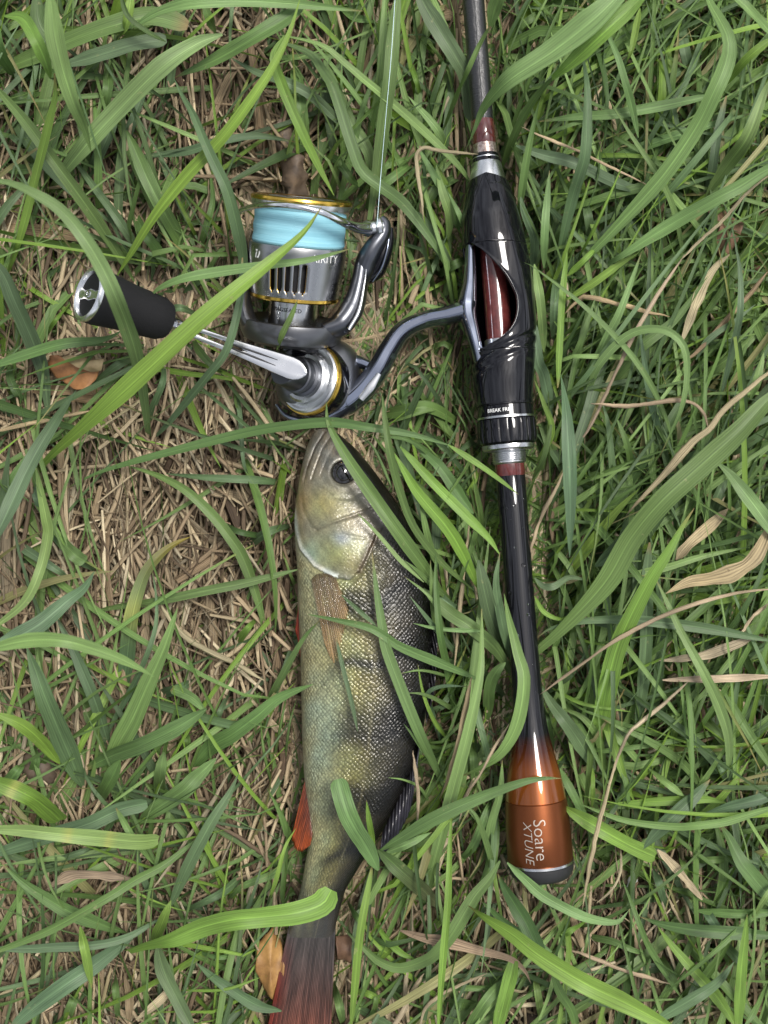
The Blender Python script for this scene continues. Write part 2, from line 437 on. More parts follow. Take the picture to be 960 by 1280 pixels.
def fish_skin():
    m, nt, b = mat_new('perch_skin')
    at = N(nt, 'ShaderNodeAttribute', attribute_name='col')
    uv = N(nt, 'ShaderNodeAttribute', attribute_name='uvp')
    sx = N(nt, 'ShaderNodeSeparateXYZ'); nt.links.new(uv.outputs['Vector'], sx.inputs[0])
    # staggered scales: a square cell pattern turned 45 degrees, slightly irregular
    cx = N(nt, 'ShaderNodeCombineXYZ'); nt.links.new(sx.outputs[0], cx.inputs[0]); nt.links.new(sx.outputs[1], cx.inputs[1])
    vo = N(nt, 'ShaderNodeTexVoronoi', i_Scale=0.245, i_Randomness=0.42); vo.voronoi_dimensions = '2D'
    mpn = N(nt, 'ShaderNodeMapping'); mpn.inputs['Rotation'].default_value = (0, 0, R(45))
    nt.links.new(cx.outputs[0], mpn.inputs['Vector']); nt.links.new(mpn.outputs[0], vo.inputs['Vector'])
    inv = N(nt, 'ShaderNodeMapRange'); inv.inputs[1].default_value = 0.15; inv.inputs[2].default_value = 0.72
    inv.inputs[3].default_value = 1.0; inv.inputs[4].default_value = 0.0
    nt.links.new(vo.outputs['Distance'], inv.inputs[0])
    n9 = N(nt, 'ShaderNodeTexNoise', i_Scale=0.045, i_Detail=4.0, i_Roughness=0.7); nt.links.new(cx.outputs[0], n9.inputs['Vector'])
    r9 = N(nt, 'ShaderNodeMapRange'); r9.inputs[1].default_value = 0.35; r9.inputs[2].default_value = 0.65; r9.inputs[3].default_value = 0.25; r9.inputs[4].default_value = 1.1
    nt.links.new(n9.outputs[0], r9.inputs[0])
    h0 = N(nt, 'ShaderNodeMath', operation='MULTIPLY'); nt.links.new(sx.outputs[2], h0.inputs[0]); nt.links.new(r9.outputs[0], h0.inputs[1])
    hm = N(nt, 'ShaderNodeMath', operation='MULTIPLY'); nt.links.new(inv.outputs[0], hm.inputs[0]); nt.links.new(h0.outputs[0], hm.inputs[1])
    # colour: scale rims darker, each scale its own tone
    sh = N(nt, 'ShaderNodeMapRange'); sh.inputs[3].default_value = 0.66; sh.inputs[4].default_value = 1.12
    nt.links.new(inv.outputs[0], sh.inputs[0])
    sc2 = N(nt, 'ShaderNodeSeparateColor'); nt.links.new(vo.outputs['Color'], sc2.inputs[0])
    tn = N(nt, 'ShaderNodeMapRange'); tn.inputs[3].default_value = 0.8; tn.inputs[4].default_value = 1.25; nt.links.new(sc2.outputs[0], tn.inputs[0])
    mu = N(nt, 'ShaderNodeMath', operation='MULTIPLY'); nt.links.new(sh.outputs[0], mu.inputs[0]); nt.links.new(tn.outputs[0], mu.inputs[1])
    mixv = N(nt, 'ShaderNodeMix', data_type='FLOAT'); mixv.inputs[2].default_value = 1.0
    nt.links.new(sx.outputs[2], mixv.inputs[0]); nt.links.new(mu.outputs[0], mixv.inputs[3])
    nz = N(nt, 'ShaderNodeTexNoise', i_Scale=0.35, i_Detail=6.0, i_Roughness=0.75); nt.links.new(cx.outputs[0], nz.inputs['Vector'])
    nr = N(nt, 'ShaderNodeMapRange'); nr.inputs[1].default_value = 0.3; nr.inputs[2].default_value = 0.7; nr.inputs[3].default_value = 0.6; nr.inputs[4].default_value = 1.4
    nt.links.new(nz.outputs[0], nr.inputs[0])
    m3 = N(nt, 'ShaderNodeMath', operation='MULTIPLY'); nt.links.new(mixv.outputs[0], m3.inputs[0]); nt.links.new(nr.outputs[0], m3.inputs[1])
    vm = N(nt, 'ShaderNodeVectorMath', operation='SCALE'); nt.links.new(at.outputs['Color'], vm.inputs[0]); nt.links.new(m3.outputs[0], vm.inputs['Scale'])
    # nacreous tint wandering over the flank
    n3 = N(nt, 'ShaderNodeTexNoise', i_Scale=0.03, i_Detail=3.0); nt.links.new(cx.outputs[0], n3.inputs['Vector'])
    cr = N(nt, 'ShaderNodeValToRGB'); e = cr.color_ramp.elements
    e[0].position = 0.35; e[0].color = (1.06, 1.0, 0.86, 1); e[1].position = 0.70; e[1].color = (0.92, 1.02, 1.06, 1)
    nt.links.new(n3.outputs[0], cr.inputs[0])
    v2 = N(nt, 'ShaderNodeVectorMath', operation='MULTIPLY'); nt.links.new(vm.outputs[0], v2.inputs[0]); nt.links.new(cr.outputs[0], v2.inputs[1])
    nt.links.new(v2.outputs[0], b.inputs['Base Color'])
    b.inputs['Metallic'].default_value = 0.25
    b.inputs['Roughness'].default_value = 0.34
    b.inputs['Coat Weight'].default_value = 0.5; b.inputs['Coat Roughness'].default_value = 0.13
    add = N(nt, 'ShaderNodeMath', operation='MULTIPLY_ADD'); add.inputs[1].default_value = 0.35
    nt.links.new(nz.outputs[0], add.inputs[0]); nt.links.new(hm.outputs[0], add.inputs[2])
    bp = N(nt, 'ShaderNodeBump', i_Strength=0.6, i_Distance=0.0006)
    nt.links.new(add.outputs[0], bp.inputs['Height']); nt.links.new(bp.outputs[0], b.inputs['Normal'])
    # the film of slime on top only half follows the scales
    mm = N(nt, 'ShaderNodeMath', operation='MULTIPLY_ADD'); mm.inputs[1].default_value = 0.30
    nt.links.new(hm.outputs[0], mm.inputs[0]); nt.links.new(n9.outputs[0], mm.inputs[2])
    b2 = N(nt, 'ShaderNodeBump', i_Strength=0.8, i_Distance=0.0012)
    nt.links.new(mm.outputs[0], b2.inputs['Height']); nt.links.new(b2.outputs[0], b.inputs['Coat Normal'])
    return m
M['fish'] = fish_skin()

def fin_mat(clear=0.0):
    m, nt, b = mat_new('fin_membrane')
    at = N(nt, 'ShaderNodeAttribute', attribute_name='col')
    uv = N(nt, 'ShaderNodeAttribute', attribute_name='uvp')
    nz = N(nt, 'ShaderNodeTexNoise', i_Scale=1.0, i_Detail=4.0)
    vm0 = N(nt, 'ShaderNodeVectorMath', operation='MULTIPLY'); vm0.inputs[1].default_value = (30, 5, 1)
    nt.links.new(uv.outputs['Vector'], vm0.inputs[0]); nt.links.new(vm0.outputs[0], nz.inputs['Vector'])
    mr = N(nt, 'ShaderNodeMapRange'); mr.inputs[1].default_value = 0.3; mr.inputs[2].default_value = 0.7; mr.inputs[3].default_value = 0.5; mr.inputs[4].default_value = 1.5
    nt.links.new(nz.outputs[0], mr.inputs[0])
    vm = N(nt, 'ShaderNodeVectorMath', operation='SCALE'); nt.links.new(at.outputs['Color'], vm.inputs[0]); nt.links.new(mr.outputs[0], vm.inputs['Scale'])
    nt.links.new(vm.outputs[0], b.inputs['Base Color'])
    b.inputs['Roughness'].default_value = 0.28; b.inputs['Coat Weight'].default_value = 0.5
    tr = N(nt, 'ShaderNodeBsdfTranslucent'); nt.links.new(vm.outputs[0], tr.inputs['Color'])
    ms = N(nt, 'ShaderNodeMixShader', i_0=0.25)
    nt.links.new(b.outputs[0], ms.inputs[1]); nt.links.new(tr.outputs[0], ms.inputs[2])
    if clear:
        # clear membrane between the rays
        sx = N(nt, 'ShaderNodeSeparateXYZ'); nt.links.new(uv.outputs['Vector'], sx.inputs[0])
        mc = N(nt, 'ShaderNodeMapRange'); mc.inputs[1].default_value = 0.35; mc.inputs[2].default_value = 0.65
        mc.inputs[3].default_value = clear * 0.5; mc.inputs[4].default_value = clear * 1.4
        nt.links.new(nz.outputs[0], mc.inputs[0])
        tp = N(nt, 'ShaderNodeBsdfTransparent'); m2 = N(nt, 'ShaderNodeMixShader')
        nt.links.new(mc.outputs[0], m2.inputs[0]); nt.links.new(ms.outputs[0], m2.inputs[1]); nt.links.new(tp.outputs[0], m2.inputs[2]); ms = m2
    nt.links.new(ms.outputs[0], nt.nodes['Material Output'].inputs['Surface'])
    return m
M['fin'] = fin_mat()
M['fin_thin'] = fin_mat(0.6)

def soil():
    m, nt, b = mat_new('soil')
    tc = N(nt, 'ShaderNodeTexCoord')
    nz = N(nt, 'ShaderNodeTexNoise', i_Scale=60.0, i_Detail=8.0, i_Roughness=0.7); nt.links.new(tc.outputs['Object'], nz.inputs['Vector'])
    cr = N(nt, 'ShaderNodeValToRGB'); e = cr.color_ramp.elements
    e[0].position = 0.3; e[0].color = (0.012, 0.008, 0.006, 1); e[1].position = 0.75; e[1].color = (0.06, 0.042, 0.028, 1)
    nt.links.new(nz.outputs[0], cr.inputs[0]); nt.links.new(cr.outputs[0], b.inputs['Base Color'])
    b.inputs['Roughness'].default_value = 0.95
    bp = N(nt, 'ShaderNodeBump', i_Strength=1.0, i_Distance=0.004)
    nt.links.new(nz.outputs[0], bp.inputs['Height']); nt.links.new(bp.outputs[0], b.inputs['Normal'])
    return m
M['soil'] = soil()

def leaf_mat(name, c1, c2):
    m, nt, b = mat_new(name)
    tc = N(nt, 'ShaderNodeTexCoord')
    nz = N(nt, 'ShaderNodeTexNoise', i_Scale=130.0, i_Detail=6.0, i_Roughness=0.65); nt.links.new(tc.outputs['Object'], nz.inputs['Vector'])
    mr = N(nt, 'ShaderNodeMapRange'); mr.inputs[1].default_value = 0.32; mr.inputs[2].default_value = 0.68; nt.links.new(nz.outputs[0], mr.inputs[0])
    mx = N(nt, 'ShaderNodeMix', data_type='RGBA'); mx.inputs['A'].default_value = (*c1, 1); mx.inputs['B'].default_value = (*c2, 1)
    nt.links.new(mr.outputs[0], mx.inputs['Factor']); nt.links.new(mx.outputs['Result'], b.inputs['Base Color'])
    b.inputs['Roughness'].default_value = 0.6
    bp = N(nt, 'ShaderNodeBump', i_Strength=0.6, i_Distance=0.0006)
    nt.links.new(nz.outputs[0], bp.inputs['Height']); nt.links.new(bp.outputs[0], b.inputs['Normal'])
    return m

# ------------------------------------------------------------------ ground: one sheet, finer under the camera
def ground():
    a = np.linspace(0, 0.6, 61)
    b = np.array([0.7, 0.9, 1.3, 2, 3.5, 6, 12, 25, 60, 120])
    h = np.r_[a, b]; g = np.r_[-h[:0:-1], h]
    X, Y = np.meshgrid(g, g)
    r = np.random.default_rng(3)
    Z = r.normal(0, 0.0016, X.shape)
    Z += 0.003 * np.sin(X * 31 + 1) * np.cos(Y * 27)
    Z *= (np.hypot(X, Y) < 0.9)
    o = mesh_obj('ground', np.stack([X, Y, Z], -1), grid_faces(len(g), len(g)), M['soil'])
    o['kind'] = 'structure'
ground()

# ------------------------------------------------------------------ footprints that the wild turf keeps under
FOOT = [
    np.array([(392, 535), (430, 533), (480, 590), (545, 720), (548, 850), (520, 1000), (445, 1110), (425, 1290), (322, 1290), (350, 1180), (368, 1090), (365, 640)]),
    np.array([(572, -60), (612, -60), (628, 200), (680, 350), (680, 560), (690, 860), (722, 1000), (722, 1105), (622, 1105), (622, 960), (610, 560), (582, 500), (568, 280), (583, 200)]),
    np.array([(290, 235), (450, 235), (500, 270), (490, 350), (470, 430), (545, 375), (590, 375), (590, 410), (520, 420), (450, 530), (340, 530), (330, 470), (200, 430), (85, 410), (90, 325), (150, 330), (300, 400)]),
]
def inside(poly, x, y):
    c = np.zeros(np.shape(x), bool)
    j = len(poly) - 1
    for i in range(len(poly)):
        xi, yi = poly[i]; xj, yj = poly[j]
        c ^= ((yi > y) != (yj > y)) & (x < (xj - xi) * (y - yi) / (yj - yi + 1e-12) + xi)
        j = i
    return c
def to_px(p):
    k = S * (CH - p[..., 2]) / (CH - Z0)
    return p[..., 0] / k + 480, 640 - p[..., 1] / k

def under_tackle(C, limit=0.011):
    x, y = to_px(C)
    for poly in FOOT:
        ins = inside(poly, x, y)
        near = ins.copy()
        near[:, 1:] |= ins[:, :-1]; near[:, :-1] |= ins[:, 1:]
        C[..., 2] = np.where(near, np.minimum(C[..., 2], limit), C[..., 2])
    return C

# ------------------------------------------------------------------ wild turf and thatch (nobody could count these)
def batch(name, C, W, roll, colr, mat, label, cat, section):
    """many blades as one mesh. C (n,s,3) centre lines, W (n,s) half widths"""
    n, s, _ = C.shape
    T = np.gradient(C, axis=1); T /= np.linalg.norm(T, axis=2)[..., None] + 1e-9
    up = np.array([0, 0, 1.0])
    side = np.cross(T, up); side /= np.linalg.norm(side, axis=2)[..., None] + 1e-9
    nrm = np.cross(side, T)
    c, sn = np.cos(roll)[..., None], np.sin(roll)[..., None]
    a = side * c + nrm * sn; b = nrm * c - side * sn
    sec = np.asarray(section, float)
    k = len(sec)
    V = C[:, :, None] + a[:, :, None] * (sec[None, None, :, :1] * W[..., None, None]) + b[:, :, None] * (sec[None, None, :, 1:] * W[..., None, None])
    closed = k > 3
    kk = k if closed else k - 1
    i = np.arange(n)[:, None, None] * s * k + np.arange(s - 1)[None, :, None] * k
    j = np.arange(kk)[None, None]; j2 = (np.arange(kk)[None, None] + 1) % k
    F = np.stack([i + j, i + j2, i + k + j2, i + k + j], -1).reshape(-1, 4)
    me = bpy.data.meshes.new(name)
    nv, nf = n * s * k, len(F)
    me.vertices.add(nv); me.vertices.foreach_set('co', V.astype(np.float32).ravel())
    me.loops.add(nf * 4); me.loops.foreach_set('vertex_index', F.astype(np.int32).ravel())
    me.polygons.add(nf); me.polygons.foreach_set('loop_start', np.arange(0, nf * 4, 4, dtype=np.int32))
    me.update(calc_edges=True)
    me.polygons.foreach_set('use_smooth', np.ones(nf, bool))
    colv = np.broadcast_to(colr[:, None, None] if colr.ndim == 2 else colr[:, :, None], (n, s, k, 3))
    at = me.attributes.new('col', 'FLOAT_COLOR', 'POINT')
    at.data.foreach_set('color', np.concatenate([colv, np.ones((n, s, k, 1))], -1).astype(np.float32).ravel())
    u = np.broadcast_to(sec[None, None, :, 0], (n, s, k)); v = np.broadcast_to(np.linspace(0, 1, s)[None, :, None], (n, s, k))
    w = np.broadcast_to(rng.uniform(0, 60, n)[:, None, None], (n, s, k))
    me.attributes.new('uvp', 'FLOAT_VECTOR', 'POINT').data.foreach_set('vector', np.stack([u, v, w], -1).astype(np.float32).ravel())
    me.materials.append(mat)
    o = bpy.data.objects.new(name, me); col.objects.link(o)
    o['kind'] = 'stuff'; o['label'] = label; o['category'] = cat
    return o

def field(n, dens):
    """n random places (metres) thinned by a density given on photograph coordinates"""
    out = np.zeros((0, 2))
    while len(out) < n:
        p = np.c_[rng.uniform(-0.40, 0.40, 4 * n), rng.uniform(-0.46, 0.46, 4 * n)]
        q = np.c_[p, np.full(len(p), 0.02)]
        x, y = to_px(q)
        keep = rng.uniform(0, 1, len(p)) < dens(x, y)
        out = np.vstack([out, p[keep]])
    return out[:n]

def bump2(x, y, cx, cy, rx, ry):
    return np.exp(-(((x - cx) / rx) ** 2 + ((y - cy) / ry) ** 2))

def straw_density(x, y):
    d = 0.42 + 0.6 * bump2(x, y, 190, 680, 230, 250) + 0.3 * bump2(x, y, 250, 120, 200, 200) + 0.5 * bump2(x, y, 770, 1190, 180, 120) + 0.45 * bump2(x, y, 90, 1230, 200, 120) + 0.4 * bump2(x, y, 520, 1230, 90, 90)
    d -= 0.24 * bump2(x, y, 780, 560, 280, 520)
    outf = (np.abs(x - 480) > 520) | (np.abs(y - 640) > 690)
    return np.where(outf, 0.26, np.clip(d, 0, 1))

def grass_density(x, y):
    d = 0.62 + 0 * x
    d -= 0.64 * bump2(x, y, 195, 660, 260, 270)
    d -= 0.46 * bump2(x, y, 250, 140, 190, 130)
    d -= 0.44 * bump2(x, y, 770, 1190, 170, 100)
    d -= 0.45 * bump2(x, y, 90, 1225, 200, 100) + 0.3 * bump2(x, y, 300, 960, 90, 120) + 0.3 * bump2(x, y, 510, 1230, 80, 70)
    d += 0.25 * bump2(x, y, 570, 800, 70, 330)
    d += 0.38 * bump2(x, y, 790, 560, 230, 460)
    outf = (np.abs(x - 480) > 520) | (np.abs(y - 640) > 690)
    return np.where(outf, 0.36, np.clip(d, 0.015, 1))

def straw_mat(name, n, zlo, zhi, wlo, whi, seed, tint, label, flat=0.5):
    global rng
    rng = np.random.default_rng(seed)
    p = field(n, straw_density)
    s = 6
    L = rng.uniform(0.022, 0.085, n) * rng.uniform(0.6, 1.1, n)
    ang = np.where(rng.uniform(0, 1, n) < 0.68, rng.normal(math.pi / 2, 0.34, n), rng.uniform(0, math.pi, n))
    cur = rng.normal(0, 0.35, n)
    t = np.linspace(-0.5, 0.5, s)[None]
    kink = np.where(rng.uniform(0, 1, n) < 0.25, rng.normal(0, 0.5, n), 0)
    a = ang[:, None] + cur[:, None] * t + kink[:, None] * (t > 0.05)
    dx = np.cos(a) * L[:, None] / (s - 1); dy = np.sin(a) * L[:, None] / (s - 1)
    X = p[:, :1] + np.cumsum(dx, 1) - dx.sum(1)[:, None] / 2; Y = p[:, 1:] + np.cumsum(dy, 1) - dy.sum(1)[:, None] / 2
    zb = rng.uniform(zlo, zhi, n)
    Z = zb[:, None] + rng.normal(0, 0.06, n)[:, None] * t * L[:, None] * 2 + rng.normal(0, 0.0008, (n, s))
    C = np.stack([X, Y, np.maximum(Z, 0.001)], -1)
    C = under_tackle(C)
    W = rng.uniform(wlo, whi, n)[:, None] * np.ones((1, s)) * 0.5
    W *= np.array([0.75, 1, 1, 1, 0.9, 0.6])[None]
    pal = np.array([(0.38, 0.31, 0.20), (0.32, 0.25, 0.16), (0.22, 0.165, 0.105), (0.47, 0.40, 0.275), (0.12, 0.086, 0.056), (0.31, 0.27, 0.19)])
    cc = pal[rng.choice(len(pal), n, p=[.25, .25, .2, .1, .12, .08])] * rng.uniform(0.75, 1.2, (n, 1)) * np.array(tint)
    sec = [(-1, 0), (-.5, flat), (.5, flat), (1, 0), (0, -flat)]
    return batch(name, C, W, rng.uniform(-0.6, 0.6, (n, 1)) * np.ones((1, s)), cc, M['straw'], label, 'straw', sec)

straw_mat('straw', 15000, 0.002, 0.016, 0.0009, 0.0022, 11, (0.72, 0.69, 0.67), 'tangled mat of dry brown straw, darkened for shade, covering the soil')  # lower layer tinted darker, putting the shade of the gaps into its colour
straw_mat('straw', 7200, 0.010, 0.021, 0.0010, 0.0024, 12, (1.34, 1.32, 1.28), 'loose pale tan straw lying on top of the brown mat')
straw_mat('withered_leaves', 1500, 0.006, 0.019, 0.0026, 0.0056, 14, (0.72, 0.66, 0.6), 'flat withered brown leaf pieces mixed into the thatch', 0.10)
straw_mat('fine_straw', 5500, 0.004, 0.022, 0.0003, 0.0007, 13, (0.95, 0.9, 0.85), 'hair thin broken straw fibres scattered through the thatch')

def turf(name, n, wlo, whi, llo, lhi, hlo, hhi, seed, label, s=10, dens=None, cs=0.34, bright=0.98):
    global rng
    rng = np.random.default_rng(seed)
    p = field(n, dens or grass_density)
    q = np.c_[p, np.full(n, 0.02)]
    x, y = to_px(q)
    right = 1 / (1 + np.exp(-(x - 520) / 60))
    base = np.where(rng.uniform(0, 1, n) < 0.55, np.where(right > 0.5, R(62), R(70)) + rng.normal(0, 0.55, n), rng.uniform(0, 2 * math.pi, n))
    flip = rng.uniform(0, 1, n) < 0.35
    base = np.where(flip, base + math.pi, base)
    L = rng.uniform(llo, lhi, n)
    cur = rng.normal(0, cs, n)
    t = np.linspace(0, 1, s)[None]
    a = base[:, None] + cur[:, None] * t ** 1.5
    h = rng.uniform(hlo, hhi, n)[:, None]
    z = 0.002 + h * np.sin(np.clip(t * rng.uniform(1.1, 2.9, (n, 1)), 0, math.pi)) ** 0.9
    dz = np.gradient(z, axis=1)
    st = np.sqrt(np.maximum((L[:, None] / (s - 1)) ** 2 - dz ** 2, (0.25 * L[:, None] / (s - 1)) ** 2))
    X = p[:, :1] + np.cumsum(np.cos(a) * st, 1); Y = p[:, 1:] + np.cumsum(np.sin(a) * st, 1)
    C = np.stack([X, Y, z], -1)
    zx, zy = to_px(C[:, [s // 3, s // 2, s - 1]])
    zone = np.maximum.reduce([bump2(zx, zy, 190, 660, 190, 220), 0.78 * bump2(zx, zy, 770, 1195, 150, 95), 0.75 * bump2(zx, zy, 80, 1230, 170, 80),
                              0.72 * bump2(zx, zy, 265, 150, 150, 110), 0.7 * bump2(zx, zy, 515, 1230, 70, 70), 0.6 * bump2(zx, zy, 310, 1000, 70, 110)]).max(1)
    keep = rng.uniform(0, 1, n) > 0.93 * zone
    C = under_tackle(C)
    prof = np.interp(np.linspace(0, 1, s), [0, .12, .35, .6, .85, 1], [.55, .8, 1, .82, .42, .03])
    W = rng.uniform(wlo, whi, n)[:, None] * prof[None] * 0.5
    roll = rng.normal(0, 0.5, n)[:, None] + rng.normal(0, 0.7, n)[:, None] * t
    pal = np.array([(0.108, 0.185, 0.050), (0.094, 0.152, 0.066), (0.165, 0.260, 0.080), (0.160, 0.265, 0.042), (0.062, 0.112, 0.034), (0.24, 0.23, 0.10)])
    cc = pal[rng.choice(len(pal), n, p=[.33, .18, .2, .14, .11, .04])] * rng.uniform(0.75, 1.25, (n, 1)) * bright
    # a few yellowed tips, pale bases
    cv = np.broadcast_to(cc[:, None], (n, s, 3)).copy()
    yt = (rng.uniform(0, 1, n) < 0.10)[:, None, None] * np.clip((t - 0.75) * 4, 0, 1)[..., None]
    cv = cv * (1 - yt) + yt * np.array([0.30, 0.24, 0.09])
    pb = np.clip(1 - t * 6, 0, 1)[..., None] * 0.6
    cv = cv * (1 - pb) + pb * np.array([0.16, 0.17, 0.08])
    return batch(name, C[keep], W[keep], (roll + 0 * C[..., 0])[keep], cv[keep], M['grass'], label, 'grass', [(-1, .22), (0, -.08), (1, .22)])

turf('grass', 4300, 0.0022, 0.0056, 0.06, 0.17, 0.010, 0.036, 21, 'thick green grass growing all over the ground')
def tall_density(x, y):
    d = 0.75 * bump2(x, y, 810, 500, 230, 480) + 0.6 * bump2(x, y, 560, 760, 45, 300) + 0.35 * bump2(x, y, 860, 1050, 200, 120) + 0.3 * bump2(x, y, 460, 100, 90, 150) + 0.18 * bump2(x, y, 100, 1050, 200, 200)
    outf = (np.abs(x - 480) > 520) | (np.abs(y - 640) > 690)
    return np.where(outf, 0.25, np.clip(d, 0.02, 1))
turf('tall_grass', 1500, 0.0012, 0.0034, 0.09, 0.22, 0.020, 0.048, 24, 'long straight light green grass rising above the lower turf', s=12, dens=tall_density, cs=0.2, bright=1.15)
turf('fine_grass', 5600, 0.0008, 0.0026, 0.06, 0.17, 0.012, 0.040, 22, 'thin wiry green grass growing between the broad blades')

# ------------------------------------------------------------------ fishing rod
ROD_Z = 35.0
def rod_x(y): return 591.7 + 0.078 * y
rod = thing('fishing_rod', 'black fishing rod with burgundy bands and copper butt lying on the grass', 'fishing rod', tuple(P(rod_x(1085), 1085, 20.0)))
RA = Axis(P(rod_x(-70), -70, ROD_Z), P(rod_x(1120), 1120, ROD_Z))
kz = K(ROD_Z)
def rt(y): return (np.asarray(y, float) + 70) / 1190 * RA.L
def rod_lathe(name, prof, mat, parent=rod, **kw):
    prof = np.asarray(prof, float)
    return lathe(name, RA, np.c_[rt(prof[:, 0]), prof[:, 1] * kz], mat, parent, yv=prof[:, 0], **kw)

blank = rod_lathe('blank', [(-66, 13.2)] + [(y, 13.6 - 0.2 * y / 150) for y in range(-60, 156, 12)] + [(156, 13.2)], M['carbon'])
rod_lathe('wrap', [(151, 13.4), (152, 14.0), (181, 14.2), (182, 13.6)], M['burgundy'])
rod_lathe('wrap', [(180, 13.6), (181, 14.6), (194, 14.9), (195, 14)], M['glitter'])
rod_lathe('winding_check', [(193, 14.8), (194, 16), (196.5, 16.8), (197.5, 15.8), (198.5, 15.8), (200, 17.2), (203, 17.4), (205, 16)], M['black_gloss'])
rod_lathe('winding_check', [(197.6, 14), (197.7, 16.3), (199, 16.3), (199.1, 14)], M['silver'])
rod_lathe('collar', [(203, 15), (204, 17.6), (206, 18.6), (222, 22.0), (236, 25.0), (237, 15)], M['silver'])
rod_lathe('inner_blank', [(230, 16.5), (300, 16.5), (440, 16.5)], M['burgundy'])
rod_lathe('inner_sleeve', [(424, 17.5), (425, 19.5), (436, 19.5), (437, 17)], M['silver'])

# the moulded reel seat: asymmetric, open on the side that takes the reel foot
def sm0(a):
    a = min(1.0, max(0.0, a)); return a * a * (3 - 2 * a)
def reel_seat():
    yk = [205, 217, 240, 270, 300, 340, 380, 410, 430, 450, 470, 490, 506]
    lk = [15, 19, 29, 36, 38, 35, 33, 33, 35, 38, 39.5, 38, 36.5]
    rk = [17, 22, 29, 36, 41, 46, 48, 47, 45.5, 42, 39, 36, 34.5]
    hole_y = [306, 309, 330, 352, 377, 396, 412, 427, 436, 440]
    hole_x = [585, 592, 612, 630, 642, 643, 638, 625, 606, 590]
    yd = np.linspace(195, 520, 651)
    def soft(v):
        d = np.interp(yd, yk, v); w = np.hanning(61); w /= w.sum()
        return np.convolve(np.pad(d, 30, 'edge'), w, 'valid')
    lk, rk, yk = soft(lk), soft(rk), yd
    hd_ = np.linspace(hole_y[0], hole_y[-1], 200); hx_ = np.interp(hd_, hole_y, hole_x)
    w_ = np.hanning(31); w_ /= w_.sum()
    hx_ = np.convolve(np.pad(hx_, 15, 'reflect', reflect_type='odd'), w_, 'valid'); hole_y, hole_x = hd_, hx_
    rows = np.r_[np.linspace(0, 1, 220)]
    nth = 150
    TH = np.linspace(-math.pi / 2, math.pi / 2, 241)
    V = np.zeros((len(rows), nth, 3)); U = np.zeros((len(rows), nth, 3))
    thl = R(-100)
    for i, q in enumerate(rows):
        ym = 214 + q * (506 - 214)
        Rl, Rr = np.interp(ym, yk, lk), np.interp(ym, yk, rk)
        thr = thl
        if hole_y[0] < ym < hole_y[-1]:
            xe = np.interp(ym, hole_y, hole_x)
            # smooth the traced outline
            xe = np.mean([np.interp(ym + d, hole_y, hole_x) for d in (-5, -2.5, 0, 2.5, 5)])
            f = (Rl + (Rr - Rl) * (1 + np.sin(TH)) / 2) * np.sin(TH) + rod_x(ym)
            thr = max(thl, np.interp(xe, f, TH))
        th = np.linspace(thl, thr - 2 * math.pi, nth)
        s_ = np.sin(th)
        # slanted start against the silver collar
        y = ym + (1 - q) ** 3 * (8 + 8 * s_)
        rr = np.array([np.interp(yy, yk, lk) for yy in y]); r2 = np.array([np.interp(yy, yk, rk) for yy in y])
        r = rr + (r2 - rr) * (1 + s_) / 2
        # moulded step running slantwise below the opening
        x = rod_x(y) + r * s_
        line = 441 - 0.36 * (x - 606)
        dlt = y - line
        top = np.cos(th) > -0.2
        r = r - np.where(top, 2.4 * np.exp(-((dlt - 2) / 3.0) ** 2) + 1.3 * np.exp(-((dlt - 17) / 3.5) ** 2), 0)
        # facet ridge along the upper swell
        r = r + 1.1 * np.exp(-((th + 2 * math.pi * (th < -math.pi) - R(28) - 0.004 * (y - 300)) / 0.16) ** 2) * np.clip((330 - np.abs(y - 320)) / 330, 0, 1) * (y < 420) * (y > 235)
        lip = np.minimum(np.abs(th - thl), np.abs(th - (thr - 2 * math.pi))) if thr > thl + 0.02 else np.full(nth, 9.0)
        r = r + 0.9 * np.exp(-(lip / 0.07) ** 2) * sm0((thr - thl) / 0.5)
        V[i] = RA.at(rt(y), r * kz, th)
        U[i] = np.c_[th / 6.283, y, 0 * y]
    # weld the closed rows
    f = []
    for i in range(len(rows) - 1):
        for j in range(nth - 1):
            f.append((i * nth + j, i * nth + j + 1, (i + 1) * nth + j + 1, (i + 1) * nth + j))
    o = mesh_obj('reel_seat', V, f, M['black_gloss'], rod, True, 50, {'uvp': U.reshape(-1, 3)})
    bm = bmesh.new(); bm.from_mesh(o.data)
    bmesh.ops.remove_doubles(bm, verts=bm.verts, dist=2e-5)
    bmesh.ops.recalc_face_normals(bm, faces=bm.faces)
    bm.to_mesh(o.data); bm.free()
    m = o.modifiers.new('thick', 'SOLIDIFY'); m.thickness = 0.0012; m.offset = -1
    return o
seat = reel_seat()
rod_lathe('seat_band', [(503, 30), (504, 35.5), (507, 36), (508, 34.6), (521, 35), (522, 33)], M['black_gloss'])
rod_lathe('ring', [(520.5, 33), (521, 36), (523.5, 36.2), (524, 33)], M['silver'])
